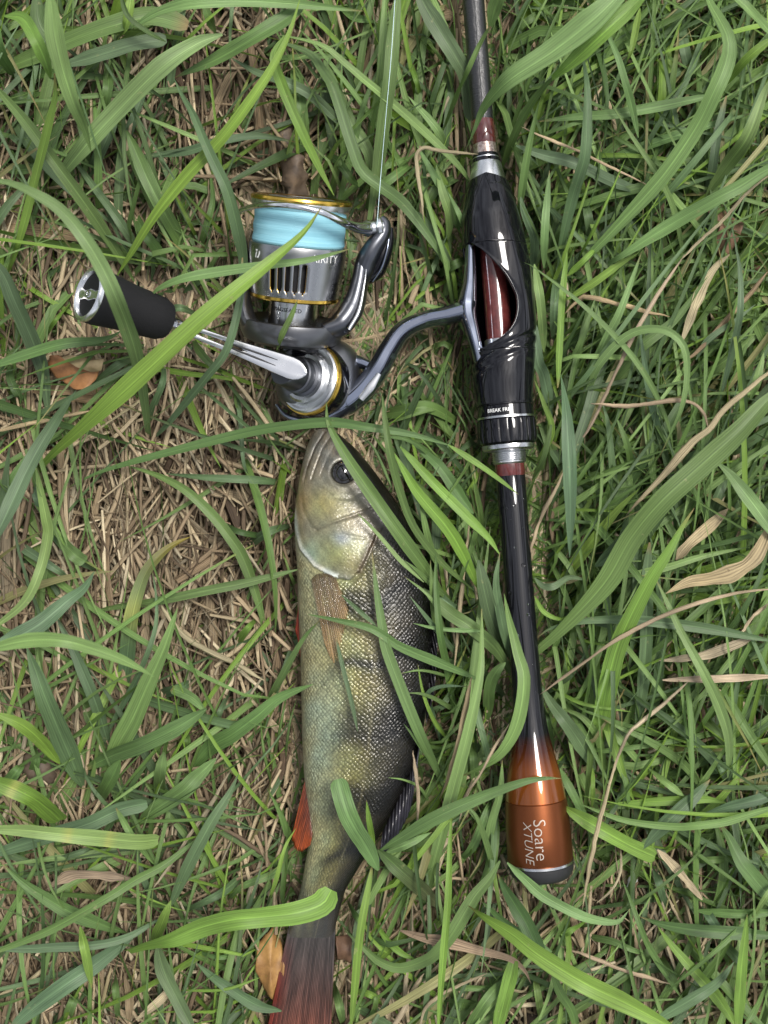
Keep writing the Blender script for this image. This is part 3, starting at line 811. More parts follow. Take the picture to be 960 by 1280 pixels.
# knurled locking nut with flutes
def nut():
    n = 144
    th = np.linspace(0, 2 * math.pi, n, endpoint=False)
    fl = np.abs(np.sin(th * 9)) ** 0.25
    prof = [(523, 32), (525, 36.6), (529, 37.3), (546, 37.4), (553, 36.2), (556, 33)]
    V = np.stack([RA.at(rt(y), (r - 2.0 * (1 - fl) * (526 < y < 552)) * kz, th) for y, r in prof])
    f = grid_faces(len(prof), n, True)
    o = mesh_obj('locking_nut', V, f, M['black_gloss'], rod, True, 30); fix_normals(o)
nut()
rod_lathe('flange', [(554, 30), (554.5, 32.5), (557, 33.2), (561, 32.6), (563, 30), (564, 21)], M['silver'])
rod_lathe('threaded_sleeve', [(562, 20.5)] + sum([[(563 + 2.4 * k, 21.4), (564.4 + 2.4 * k, 20.4)] for k in range(6)], []) + [(578, 21), (580, 18.6)], M['silver'])
rod_lathe('wrap', [(577, 17.4), (578, 18.4), (594, 18.6), (595, 18.0)], M['burgundy'])
rod_lathe('handle', [(593, 17.6), (595, 18.4), (640, 18), (760, 17.8), (820, 18), (860, 18.6), (885, 19.6), (905, 21.2), (922, 23.6), (940, 27), (955, 30.4), (970, 33.6), (985, 36.2), (997, 37.8), (999, 36.5)], M['handle'], n=96)
butt = rod_lathe('butt_grip', [(997, 36), (998.5, 38.2), (1015, 39.4), (1040, 40.4), (1072, 41), (1074, 40)], M['copper'], n=96)
rod_lathe('ring', [(1073, 39), (1074, 41.3), (1077, 41.3), (1078, 39)], M['silver'], n=96)
rod_lathe('butt_cap', [(1077, 39), (1078, 41), (1085, 40.4), (1091, 38), (1095, 34), (1097, 28), (1097.6, 12), (1097.6, 0.0)], M['rubber'], n=96)

def butt_place(x0, y0, rpx):
    # letters run down the grip: text u -> along the axis, text v -> across towards the right
    def f(u, v):
        y = y0 + u
        r = np.interp(y, [998, 1015, 1040, 1072], [38.2, 39.4, 40.4, 41]) + 0.25
        th = (x0 + v) / r
        return RA.at(rt(y), r * kz, th)
    return f
wrap_text('lettering', 'Soare', M['silver_print'], butt, butt_place(-3, 1039, 41), 22, thick=-0.010)
wrap_text('lettering', 'XTUNE', M['silver_print'], butt, butt_place(-18, 1042, 41), 15.5, thick=-0.012, shear=0.25)
def band_place(u, v):
    y = 514.5 - v
    th = (u - 11) / 35.4
    return RA.at(rt(y), 35.3 * kz, th)
wrap_text('lettering', 'BREAK FREE', M['white_print'], rod, band_place, 6.2, thick=0.012)

# rain drops left on the lacquer
def drops():
    g, nt, b = mat_new('water')
    b.inputs['Base Color'].default_value = (1, 1, 1, 1); b.inputs['Transmission Weight'].default_value = 1.0; b.inputs['IOR'].default_value = 1.33; b.inputs['Roughness'].default_value = 0.02
    r = np.random.default_rng(31)
    for k in range(26):
        y = r.uniform(620, 905) if k < 18 else r.uniform(240, 500)
        rr = np.interp(y, [240, 300, 420, 500, 600, 860, 905], [29.5, 40, 41, 36.5, 18.3, 18.6, 21])
        th = r.uniform(-0.9, 1.1) if k < 18 else r.uniform(0.5, 1.2)
        if 300 < y < 445: continue
        sz = r.uniform(1.0, 2.6) * kz
        c = RA.at(rt(y), rr * kz, th); n_ = unit(RA.at(rt(y), 2 * rr * kz, th) - c)
        ax = Axis(c - n_ * sz * 0.35, c + n_ * sz)
        d = lathe('water_drop', ax, [(0, sz), (sz * 0.3, sz * 0.92), (sz * 0.55, sz * 0.62), (sz * 0.66, sz * 0.25), (sz * 0.68, 0)], g, rod, n=12, sharp=None)
drops()

# ------------------------------------------------------------------ spinning reel
reel = thing('fishing_reel', 'silver and black spinning reel wound with pale blue line clamped to the rod', 'fishing reel', tuple(P(395, 478, 8.0)))
SA = Axis(P(377, 250, 51), P(364, 425, 34))
ks = K(42)
def st(y): return (np.asarray(y, float) - 250) / 175 * SA.L
def sp_lathe(name, prof, mat, parent=reel, **kw):
    prof = np.asarray(prof, float)
    return lathe(name, SA, np.c_[st(prof[:, 0]), prof[:, 1] * ks], mat, parent, n=kw.pop('n', 96), **kw)

spool = sp_lathe('spool', [(249, 0), (249, 22), (247, 24), (247, 40), (250, 43), (252, 52), (249, 57), (249, 60), (253, 61.5), (259, 60.5), (262, 56.2), (262, 40)], M['silver'])
sp_lathe('lip_ring', [(247.4, 56), (246.4, 58.5), (247.4, 61.6), (250, 62.6), (252.4, 62.0), (252.6, 58)], M['gold'], spool)
sp_lathe('wound_line', [(261, 50), (262, 55.6)] + [(263 + k * 2.4, 56.2 + 0.5 * math.sin(k * 0.9) + k * 0.05) for k in range(17)] + [(304, 56), (305, 50)], M['braid'], spool)
def skirt():
    ys = np.r_[303.5, 304.5, 308, 314, 320, 324, 328, 340, 352, 358, 361, 366, 371]
    def rad(y): return np.interp(y, [303.5, 304.5, 308, 320, 345, 371], [57, 59.5, 60.3, 59.8, 57.6, 54.6])
    slots = [math.asin(v / 58) for v in (-24, -14.5, -4.8, 5.2, 15)]
    hw = 3.0 / 58
    th = list(np.linspace(-math.pi, math.pi, 97)[:-1])
    th = [a for a in th if not any(abs(a - s) < hw + 0.02 for s in slots)]
    for s in slots: th += [s - hw, s - hw * 0.35, s + hw * 0.35, s + hw]
    th = np.array(sorted(th))
    def skip(i, j):
        a = 0.5 * (th[j] + th[(j + 1) % len(th)]); y = 0.5 * (ys[i] + ys[i + 1])
        for s in slots:
            if abs(a - s) < hw and 324 < y < 361: return not (abs(a - s) > hw * 0.35 and (y > 358))
        return False
    V = SA.at(st(ys)[:, None], rad(ys)[:, None] * ks, th[None])
    o = mesh_obj('spool_skirt', V, grid_faces(len(ys), len(th), True, skip), M['spool_metal'], spool, True, 40, mats=[M['spool_metal'], M['gold']])
    fix_normals(o)
    m = o.modifiers.new('thick', 'SOLIDIFY'); m.thickness = 0.0014; m.offset = -1; m.material_offset_rim = 1
    return o
sk = skirt()
sp_lathe('spool_core', [(306, 46), (366, 46)], M['black_satin'], spool)
sp_lathe('base_ring', [(366, 52), (367, 55.8), (370.5, 55.9), (372, 54.6), (372, 40)], M['gold'], spool)
def skirt_place(x0, y0, slope=0.0):
    def f(u, v):
        y = y0 - v
        r = np.interp(y, [303.5, 308, 320, 345, 371], [59.5, 60.3, 59.8, 57.6, 54.6]) + 0.35
        return SA.at(st(y), r * ks, (x0 + u) / r)
    return f
wrap_text('lettering', 'AIRITY', M['white_print'], sk, skirt_place(42, 316), 13.5, thick=-0.004)
# maker's slanted two-stroke emblem
def emblem():
    v, f = [], []
    place = skirt_place(-50, 317)
    shapes = [[(-7, -6), (-4.5, -6), (-1.5, 2.5), (-4, 2.5)], [(-4.6, 3.6), (-1.1, 3.6), (-0.6, 6), (-6, 6)], [(-2.5, -6), (2, -6), (5.6, 1), (5, 4.5), (2.6, 3.5), (2.2, 0.5), (0.2, -3.8), (-1.6, -3.8)]]
    for s in shapes:
        b = len(v); a = np.array(s)
        v += list(place(a[:, 0] * 0.85, a[:, 1] * 0.85)); f.append(tuple(range(b, b + len(s))))
    mesh_obj('emblem', v, f, M['white_print'], sk, False)
emblem()

rotor = sp_lathe('rotor', [(430, 34), (429, 50), (424, 60), (414, 65.5), (403, 66.5), (399, 65.5), (398, 62), (402, 59.5), (412, 57), (413, 30)], M['dark_metal'], caps=False)
hub = sp_lathe('rotor_hub', [(368, 24), (369, 30.5), (404, 31), (413, 31.5), (414, 28)], M['silver'])
def hub_place(y0, x0=-6):
    def f(u, v): return SA.at(st(y0 - v), 31.3 * ks, (x0 + u) / 31.0)
    return f
wrap_text('lettering', 'MAGSEALED', M['black_satin'], hub, hub_place(384), 7.0, thick=0.0)
# rotor arms
OVAL = [(math.cos(a), math.sin(a)) for a in np.linspace(0, 2 * math.pi, 14, endpoint=False)]
def pp(*pts): return np.array([P(*p) for p in pts])
def px(v, z=45): return [q * K(z) for q in v]
arm_r = sweep('rotor_arm', pp((404, 413, 46), (426, 405, 45), (441, 384, 44), (449, 355, 45), (453, 328, 46), (456, 318, 46)), px([9, 15, 15, 12, 10, 8]), px([18, 24, 24, 20, 16, 12]), M['gunmetal'], reel)
sweep('arm_trim', pp((436, 412, 51.5), (449, 388, 51.5), (456, 352, 51), (458, 336, 50)), px([2.6, 2.4, 1.6, 0.8]), px([3, 3, 2, 1]), M['silver'], arm_r)
arm_l = sweep('rotor_arm', pp((322, 414, 44), (309, 398, 42), (304, 365, 40), (306, 330, 41), (302, 302, 42), (299, 288, 42)), px([10, 11, 9, 8, 8, 5]), px([18, 22, 20, 18, 14, 8]), M['dark_metal'], reel)
lev = sweep('bail_lever', pp((452, 352, 42), (457, 330, 46), (466, 311, 49), (477, 295, 50), (481, 281, 50), (476, 274, 50)), px([9, 13, 13, 11, 9, 6]), px([12, 16, 16, 14, 12, 8]), M['gunmetal'], reel)
sweep('lever_cover', pp((456, 345, 38), (467, 338, 40), (477, 320, 43), (484, 300, 45), (487, 284, 46)), px([12, 14, 12, 9, 5]), px([10, 14, 14, 10, 6]), M['black_gloss'], lev)
sweep('lever_edge', pp((466, 352, 44.5), (477, 335, 47), (484, 312, 48.6), (487, 292, 48.6)), px([1.0, 1.8, 1.8, 1.0]), px([2, 3, 3, 2]), M['stem_paint'], lev)
bail = sweep('bail_wire', pp((300, 290, 42), (296, 272, 46), (301, 263, 54), (324, 257, 68), (360, 257, 78), (398, 264, 78), (425, 276, 71), (444, 284, 61), (460, 286, 54)), px([2.6, 3, 3.4, 3.6, 3.6, 3.8, 4.2, 5.4, 8]), px([2.6, 3, 3.2, 3.4, 3.4, 3.6, 4.2, 5.4, 8]), M['chrome'], reel, n=70)
LA = Axis(P(452, 287, 53), P(482, 282, 52))
kk = K(52)
roller = lathe('line_roller', LA, [(0, 4 * kk), (1 * kk, 8 * kk), (7 * kk, 10.5 * kk), (13 * kk, 8 * kk), (17 * kk, 8 * kk), (20 * kk, 12 * kk), (24 * kk, 12.5 * kk), (26 * kk, 11 * kk), (26.5 * kk, 0)], M['silver'], reel, n=40)
lathe('roller_screw', LA, [(25 * kk, 6.5 * kk), (28 * kk, 6 * kk), (28.5 * kk, 3 * kk), (27.5 * kk, 0)], M['chrome'], roller, n=24)

# gearbox
def lump(name, c, rad, mat, parent, e=0.6, n=40, m=24, tilt=0.0):
    th = np.linspace(0, 2 * math.pi, n, endpoint=False); ph = np.linspace(-math.pi / 2 + 0.03, math.pi / 2 - 0.03, m)
    pw = lambda a, q: np.sign(a) * np.abs(a) ** q
    X = pw(np.cos(ph)[:, None], e) * pw(np.cos(th)[None], e) * rad[0]
    Y = pw(np.cos(ph)[:, None], e) * pw(np.sin(th)[None], e) * rad[1]
    Z = pw(np.sin(ph)[:, None], e) * rad[2] + 0 * th[None]
    ct, sn = math.cos(tilt), math.sin(tilt)
    V = np.stack([X * ct - Y * sn, X * sn + Y * ct, Z], -1) + np.asarray(c)
    f = grid_faces(m, n, True) + [tuple(range(n))[::-1], tuple((m - 1) * n + k for k in range(n))]
    o = mesh_obj(name, V, f, mat, parent, True, 50); fix_normals(o)
    return o
kb = K(28)
body = lump('gearbox', P(398, 472, 26), (52 * kb, 50 * kb, 0.017), M['dark_metal'], reel, 0.7, tilt=R(-8))
lump('body_nose', P(380, 436, 30), (34 * kb, 22 * kb, 0.014), M['black_gloss'], body, 0.8)
sweep('body_trim', pp((345, 506, 26), (358, 520, 27), (385, 526, 28), (412, 520, 29)), px([2, 3.5, 3.5, 2.5], 28), px([3, 5, 5, 3], 28), M['stem_paint'], body)
gn = unit((-0.52, 0.10, 0.85))
GA = Axis(P(399, 478, 33), P(399, 478, 33) + gn * 0.03)
kg = K(45)
cap = lathe('side_cap', GA, [(0, 46 * kg), (0.004, 47.5 * kg), (0.006, 47 * kg), (0.0062, 40 * kg)], M['black_gloss'], reel, n=80)
lathe('cap_ring', GA, [(0.0055, 44 * kg), (0.0066, 46.5 * kg), (0.0078, 45.6 * kg), (0.008, 42 * kg)], M['gold'], cap, n=80)
lathe('cap_dish', GA, [(0.0075, 44.2 * kg), (0.0090, 43.6 * kg), (0.0096, 41.5 * kg), (0.0090, 36 * kg), (0.0092, 33.5 * kg), (0.0112, 32 * kg), (0.0120, 29 * kg), (0.0118, 20 * kg)], M['silver'], cap, n=80)
shaft = lathe('handle_shaft', GA, [(0.0112, 25 * kg), (0.0130, 24.5 * kg), (0.0136, 21.5 * kg), (0.0150, 21.3 * kg), (0.0154, 22.6 * kg), (0.0176, 22.6 * kg), (0.018, 20.6 * kg), (0.0262, 19.4 * kg), (0.0275, 17.5 * kg), (0.0275, 0)], M['gunmetal'], reel, n=64)

# crank handle arm: a flat bar with a long open slot
def crank():
    A = P(366, 461, 61.5); B = P(224, 408, 62.5)
    d = unit(B - A); L = np.linalg.norm(B - A)
    nrm = unit(np.array([-0.24, -0.06, 1.0])); nrm = unit(nrm - d * np.dot(nrm, d)); s = np.cross(nrm, d)
    kc = K(62)
    def hwid(t): return np.interp(t, [-0.12, -0.09, -0.04, 0, 0.15, 0.45, 0.8, 0.95, 1.0, 1.03], [2, 9, 13, 14.5, 13.2, 9.6, 7.8, 7.4, 6, 2]) * kc
    ts = np.r_[-0.12, -0.1, -0.07, -0.03, 0.02, np.linspace(0.08, 0.95, 24), 0.98, 1.01, 1.03]
    th_ = 4.0 * kc
    def slot(t):
        if 0.42 < t < 0.88:
            q = (t - 0.42) / 0.46
            return (math.sin(math.pi * min(1, max(0, q))) ** 0.35) * 2.7 * kc
        return 0.0
    o_all = []
    v, f = [], []
    for t in ts:
        c = A + d * L * t
        h = hwid(t); g = slot(t)
        lift = nrm * th_
        for sgn in (-1, 1):
            inn = g * sgn if g > 0 else 0.0
            for (a, b) in ((inn, -1), (inn, 0.75), (inn + (h * sgn - inn) * 0.45, 0.95), (sgn * h * 0.92, 0.8), (sgn * h, 0.0), (sgn * h * 0.9, -1)):
                v.append(c + s * a + lift * b)
    for i in range(len(ts) - 1):
        for k in (0, 6):
            for j in range(6):
                a, b = k + j, k + (j + 1) % 6
                g0, g1 = slot(ts[i]), slot(ts[i + 1])
                if j == 0 and g0 == 0 and g1 == 0: continue
                f.append((i * 12 + a, i * 12 + b, (i + 1) * 12 + b, (i + 1) * 12 + a))
    for i in (0, len(ts) - 1):
        for k in (0, 6): f.append(tuple(i * 12 + k + j for j in range(6)))
    o = mesh_obj('handle_arm', v, f, M['arm_metal'], reel, True, 38)
    bm = bmesh.new(); bm.from_mesh(o.data); bmesh.ops.remove_doubles(bm, verts=bm.verts, dist=1e-6)
    bmesh.ops.recalc_face_normals(bm, faces=bm.faces); bm.to_mesh(o.data); bm.free()
    # machined groove lines towards the hub
    for off in (-3.4, 3.0):
        g = sweep('groove', np.array([A + d * L * t + s * off * kc * (1.3 - t) + nrm * th_ * 0.98 for t in (0.14, 0.3, 0.46, 0.62)]), px([0.4, 1.3, 1.3, 0.4], 62), px([0.8, 0.8, 0.8, 0.8], 62), M['black_satin'], o)
    return o
arm = crank()
KA = Axis(P(214, 403, 62.5), P(112, 368, 87))
kn = K(70)
def kp(v): return v * kn
KL = KA.L
lathe('neck', KA, [(kp(-16), 0), (kp(-16), kp(6)), (kp(-8), kp(8.2)), (kp(-2), kp(9)), (kp(2), kp(12)), (kp(6), kp(14)), (kp(7), kp(10))], M['chrome'], arm, n=32)
knob = lathe('knob', KA, [(kp(3), kp(10)), (kp(4), kp(16)), (kp(8), kp(23)), (kp(17), kp(27)), (kp(34), kp(28.4)), (kp(60), kp(29.6)), (KL * 0.72, kp(32)), (KL * 0.9, kp(34.6)), (KL - kp(3), kp(34)), (KL - kp(1), kp(33))], M['foam'], reel, n=72)
capk = lathe('end_ring', KA, [(KL - kp(4), kp(33)), (KL, kp(34.2)), (KL + kp(3), kp(33.4)), (KL + kp(4.2), kp(31)), (KL + kp(3.2), kp(28.4)), (KL - kp(5), kp(25.5)), (KL - kp(5.5), kp(22))], M['bright_ring'], knob, n=64, caps=False)
lathe('end_recess', KA, [(KL - kp(6.5), kp(27)), (KL - kp(6.5), 0)], M['black_satin'], knob, n=48, caps=False)
c0 = KA.A + KA.d * (KL - kp(0.5))
sweep('end_bar', np.array([c0 - KA.e1 * kp(28), c0 - KA.e1 * kp(12), c0, c0 + KA.e1 * kp(12), c0 + KA.e1 * kp(28)]), px([8, 5, 7.5, 5, 8], 80), px([2.5, 2.0, 3.0, 2.0, 2.5], 80), M['bright_ring'], capk, up=tuple(KA.d))
lathe('screw', KA, [(KL + kp(1.5), kp(5)), (KL + kp(3.4), kp(4.6)), (KL + kp(3.6), kp(2.2)), (KL + kp(2.4), kp(1.8)), (KL + kp(2.4), 0)], M['chrome'], capk, n=24)

# stem and foot
TRAP = [(-1, -1), (1, -1), (1.0, 0.0), (0.88, 0.55), (0.36, 1), (-0.36, 1), (-0.88, 0.55), (-1.0, 0.0)]
stem = sweep('stem', pp((408, 519, 28), (430, 506, 31), (452, 488, 33), (472, 462, 35), (486, 437, 36), (503, 414, 37), (530, 400, 38), (558, 394, 39), (586, 386, 40)), px([13, 15, 15, 14, 13, 12, 11, 11, 12], 36), px([16, 18, 18, 17, 16, 15, 14, 14, 14], 36), M['stem_paint'], reel, section=TRAP, n=60, bev=0.0004)
foot = sweep('foot', pp((588, 302, 38), (588, 330, 39), (587, 356, 40), (584, 386, 41), (590, 412, 40.5), (596, 436, 40), (600, 458, 39)), px([5.5, 7, 8.5, 12, 9, 7.5, 6], 40), px([9, 10, 11, 13, 11, 10, 9], 40), M['stem_paint'], reel, section=TRAP, n=50, bev=0.0004)
sweep('web', pp((428, 447, 31), (448, 452, 32), (466, 458, 33), (478, 456, 33)), px([9, 8, 6, 4], 32), px([8, 8, 8, 8], 32), M['stem_paint'], reel, section=TRAP, n=24, bev=0.0003)
sweep('name_plate', pp((451, 499, 39.0), (463, 484, 40.0), (474, 467, 40.8)), px([4, 5.4, 3], 38), px([1.5, 1.5, 1.5], 38), M['silver'], stem, n=20)

# the free line running from the roller
def line_obj():
    p = smooth_path(pp((471, 284, 58), (476, 220, 52), (482, 150, 60), (489, 70, 66), (495, -20, 66), (501, -110, 52)), 60)
    o = sweep('fishing_line', p, [0.00011] * 2, [0.00011] * 2, M['clear_line'], None, n=60, nseg=6)
    o['label'] = 'thin pale fishing line running from the reel roller through the grass'; o['category'] = 'fishing line'
line_obj()

# ------------------------------------------------------------------ the perch
fish = thing('fish', 'olive green perch with red fins lying on its side in the grass', 'fish', tuple(P(450, 850, 8.0)))
FY = [536, 540, 548, 560, 580, 600, 625, 650, 675, 700, 730, 780, 830, 880, 930, 980, 1020, 1060, 1111, 1155, 1178]
FL = [397, 393, 388, 383, 378, 374, 370, 368, 369, 371, 372, 374, 376, 377, 378, 381, 385, 385, 376, 363, 356]
FR = [411, 420, 431, 444, 461, 476, 494, 508, 520, 529, 536, 541, 539, 534, 526, 511, 490, 463, 432, 420, 416]
FT = [5, 9, 15, 22, 30, 36, 42, 47, 50, 52, 53, 53, 52, 50, 46, 40, 34, 28, 21, 13, 3]
FZ = [27, 27, 27, 27, 27, 27, 27, 27, 27, 27, 27, 27, 27, 27, 26.5, 26, 25, 24, 23, 22, 21.5]
def seg_dist(x, y, line):
    d = np.full(np.shape(x), 1e9)
    for (ax, ay), (bx, by) in zip(line[:-1], line[1:]):
        ux, uy = bx - ax, by - ay
        t = np.clip(((x - ax) * ux + (y - ay) * uy) / (ux * ux + uy * uy), 0, 1)
        d = np.minimum(d, np.hypot(x - ax - t * ux, y - ay - t * uy))
    return d
def sm(a, lo, hi):
    t = np.clip((a - lo) / (hi - lo), 0, 1)
    return t * t * (3 - 2 * t)
def srgb(c):
    c = np.asarray(c, float) / 255
    return np.where(c <= 0.04045, c / 12.92, ((c + 0.055) / 1.055) ** 2.4)
GILL = [(366, 640), (369, 664), (376, 686), (395, 707), (418, 719), (438, 722), (450, 712), (460, 692), (470, 668)]
HEADPOLY = np.array(GILL + [(495, 640), (480, 600), (440, 530), (390, 528), (355, 600)])
def fish_body():
    ys = np.linspace(536.3, 1176, 430)
    nphi = 220
    # closer spacing on the side turned to the sky
    ph = np.r_[np.linspace(-0.15, math.pi + 0.15, 150), np.linspace(math.pi + 0.15, 2 * math.pi - 0.15, 72)[1:-1]]
    nphi = len(ph)
    def sI(a, b): 
        q = np.interp(ys, a, b); k = np.ones(9) / 9
        qq = np.convolve(np.pad(q, 4, 'edge'), k, 'valid')
        w = sm(ys, 536, 560); return q * (1 - w) + qq * w
    xl, xr, ft, fz = sI(FY, FL), sI(FY, FR), sI(FY, FT), sI(FY, FZ)
    cx, hw = (xl + xr) / 2, (xr - xl) / 2
    c = np.cos(ph)[None]; s = np.sin(ph)[None]
    X = cx[:, None] + hw[:, None] * np.sign(c) * np.abs(c) ** 0.92
    Yp = ys[:, None] + 0 * X
    h = np.sign(s) * np.abs(s) ** 0.9 * ft[:, None]
    top = s > 0.05
    f = (X - xl[:, None]) / (2 * hw[:, None])
    f = np.where(s < 0, np.where(f > 0.5, 1.0, 0.0), f)
    head = inside(HEADPOLY, X, Yp)
    dg = seg_dist(X, Yp, GILL)
    disp = np.zeros_like(X)
    disp += np.where(~head, -4.0 * np.exp(-dg / 9), 1.3 * np.exp(-(dg / 5) ** 2))
    for line, dep, w in (([(466, 636), (440, 645), (418, 652), (398, 662)], 1.5, 2.0), ([(377, 612), (381, 640), (392, 658), (398, 662)], 1.2, 2.5),
                         ([(407, 540), (395, 560), (385, 586), (381, 602)], 2.2, 1.8), ([(416, 543), (404, 563), (394, 590), (391, 600)], 1.6, 1.6), ([(420, 556), (410, 575), (402, 596)], 0.7, 1.6),
                         ([(404, 612), (420, 622), (440, 624), (458, 612)], 0.8, 2.5), ([(402, 672), (430, 668), (455, 672)], 0.7, 2.2)):
        disp -= dep * np.exp(-(seg_dist(X, Yp, line) / w) ** 2)
    de = np.hypot(X - 430, (Yp - 591))
    disp -= 4.5 * np.exp(-(de / 13) ** 4)
    disp += 1.2 * np.exp(-((de - 18) / 4) ** 2)
    disp += 1.2 * np.exp(-((X - 412) ** 2 / 900 + (Yp - 640) ** 2 / 500)) + 1.5 * np.exp(-((X - 430) ** 2 / 700 + (Yp - 690) ** 2 / 500))
    r2 = np.random.default_rng(5)
    disp = np.where(top, disp, 0)
    B = P(X, Yp, fz[:, None] + 0 * X)
    kf = K(27)
    B[..., 2] += (h + disp * sm(s, 0.05, 0.4)) * kf
    # ---- pigment, plus shade of mouth creases and nostril pits painted in
    body = np.stack([np.interp(f, [0, .06, .2, .38, .52, .64, .76, .9, 1], srgb([q[k] for q in ((148, 143, 120), (144, 141, 112), (142, 142, 106), (128, 126, 82), (100, 95, 58), (68, 63, 40), (44, 40, 30), (27, 25, 20), (18, 17, 15))])) for k in range(3)], -1)
    # dark bars reaching down from the back
    wob = 8 * np.sin(X * 0.09) + 5 * np.sin(Yp * 0.13)
    bars = sum(np.exp(-((Yp + wob + 0.25 * (X - 460) - yb) / wd) ** 2) for yb, wd in ((750, 15), (822, 13), (905, 30), (990, 20), (1052, 17), (1105, 14)))
    bm_ = np.clip(bars, 0, 1) * sm(f, 0.08, 0.4) * 0.86
    body = body * (1 - bm_[..., None])
    teal = (np.exp(-((Yp - 885) / 40) ** 2 - ((f - 0.2) / 0.14) ** 2) + 0.7 * np.exp(-((Yp - 960) / 60) ** 2 - ((f - 0.14) / 0.14) ** 2))[..., None] * 0.25
    body = body * (1 - teal) + teal * srgb((128, 160, 158))
    rear = sm(Yp + 10 * np.sin(X * 0.4), 1090, 1172)[..., None]
    body = body * (1 - 0.92 * rear) + 0.92 * rear * srgb((58, 55, 53))
    ll = (np.exp(-((f - 0.60 + 0.04 * np.sin((Yp - 700) / 150)) / 0.012) ** 2) * 0.35)[..., None]
    body = body * (1 - ll) + ll * srgb((120, 112, 84))
    hd = np.zeros(X.shape + (3,)) + srgb((106, 102, 92))
    hd = hd * (1 - sm(f, .52, .85)[..., None]) + sm(f, .52, .85)[..., None] * srgb((24, 21, 19))
    def spot(a, cx_, cy_, rx, ry, colr, amt):
        w = (np.exp(-((X - cx_) / rx) ** 2 - ((Yp - cy_) / ry) ** 2) * amt)[..., None]
        return a * (1 - w) + w * srgb(colr)
    hd = spot(hd, 405, 632, 32, 22, (142, 136, 84), 0.75)
    hd = spot(hd, 420, 690, 40, 24, (128, 130, 78), 0.8)
    hd = spot(hd, 392, 690, 18, 18, (140, 165, 150), 0.5)
    hd = spot(hd, 430, 672, 10, 8, (150, 155, 168), 0.5)
    hd = spot(hd, 376, 630, 12, 40, (138, 114, 82), 0.7)
    hd = spot(hd, 395, 560, 20, 22, (136, 130, 120), 0.5)
    hd = spot(hd, 445, 708, 14, 14, (110, 100, 50), 0.6)
    rim = np.exp(-((dg - 2) / 3.2) ** 2) * (X < 425) * head
    hd = hd * (1 - rim[..., None]) + rim[..., None] * srgb((205, 205, 196))
    for line, w, a in (([(421, 566), (422, 568)], 2.0, 0.8), ([(427, 559), (428, 561)], 1.6, 0.8), ([(407, 540), (395, 560), (385, 586)], 1.6, 0.8), ([(416, 543), (404, 563), (394, 590)], 1.4, 0.45), ([(466, 636), (440, 645), (398, 662)], 1.6, 0.4)):  # shade in nostril pits, mouth creases and cheek groove painted as dark lines
        e = (np.exp(-(seg_dist(X, Yp, line) / w) ** 2) * a)[..., None]
        hd = hd * (1 - e) + e * srgb((60, 50, 40))
    gap = (np.exp(-(seg_dist(X, Yp, [(472, 664), (462, 685), (450, 712)]) / 4) ** 2) * 0.85)[..., None]
    # blotches and slime on the head
    bl = sum(np.sin(X * a + Yp * b + c_) for a, b, c_ in ((.11, .17, 1), (-.21, .13, 2), (.31, .27, 4), (-.37, .45, 5), (.6, -.3, 3))) / 5
    hd = hd * (1 + 0.28 * bl)[..., None]
    C = np.where(head[..., None], hd, body)
    C = C * (1 - gap) + gap * srgb((70, 52, 34))
    C = np.where((s < -0.2)[..., None], srgb((120, 116, 95)), C)
    und = np.clip(-s, 0, 1)[..., None] * (np.cos(ph)[None] > 0)[..., None]
    C = C * (1 - und) + und * srgb((25, 23, 20))
    scal = np.where(head, 0.12, 1.0) * sm(dg + 20 * head, 0, 8) * (1 - 0.85 * sm(Yp, 1110, 1165))
    arc = np.cumsum(np.r_[0, np.hypot(np.diff(np.cos(ph)), 0.62 * np.diff(np.sin(ph)))])
    U = np.stack(np.broadcast_arrays((arc - arc[75])[None] * (hw[:, None] * 0.55 + 38), Yp, scal), -1)
    fcs = grid_faces(len(ys), nphi, True)
    fcs += [tuple(range(nphi))[::-1], tuple((len(ys) - 1) * nphi + k for k in range(nphi))]
    o = mesh_obj('body', B, fcs, M['fish'], fish, True, None, {'col': C.reshape(-1, 3), 'uvp': U.reshape(-1, 3)})
    fix_normals(o)
    return o
fb = fish_body()
# eye
kf = K(42)
def eye():
    c = P(430, 591, 39.6)
    ax = Axis(c, c + unit((0.10, 0.0, 1.0)) * 0.01)
    e = lathe('eye', ax, [(-0.002, 16.2 * kf), (-0.0004, 16.2 * kf), (0.0007, 14.4 * kf), (0.0015, 11 * kf), (0.0021, 6 * kf), (0.0023, 0)], M['eye'], fish, n=48, sharp=None)
    lathe('pupil', ax, [(0.0016, 10.2 * kf), (0.0020, 8.4 * kf), (0.0024, 5 * kf), (0.0026, 0)], M['pupil'], e, n=40, sharp=None)
eye()

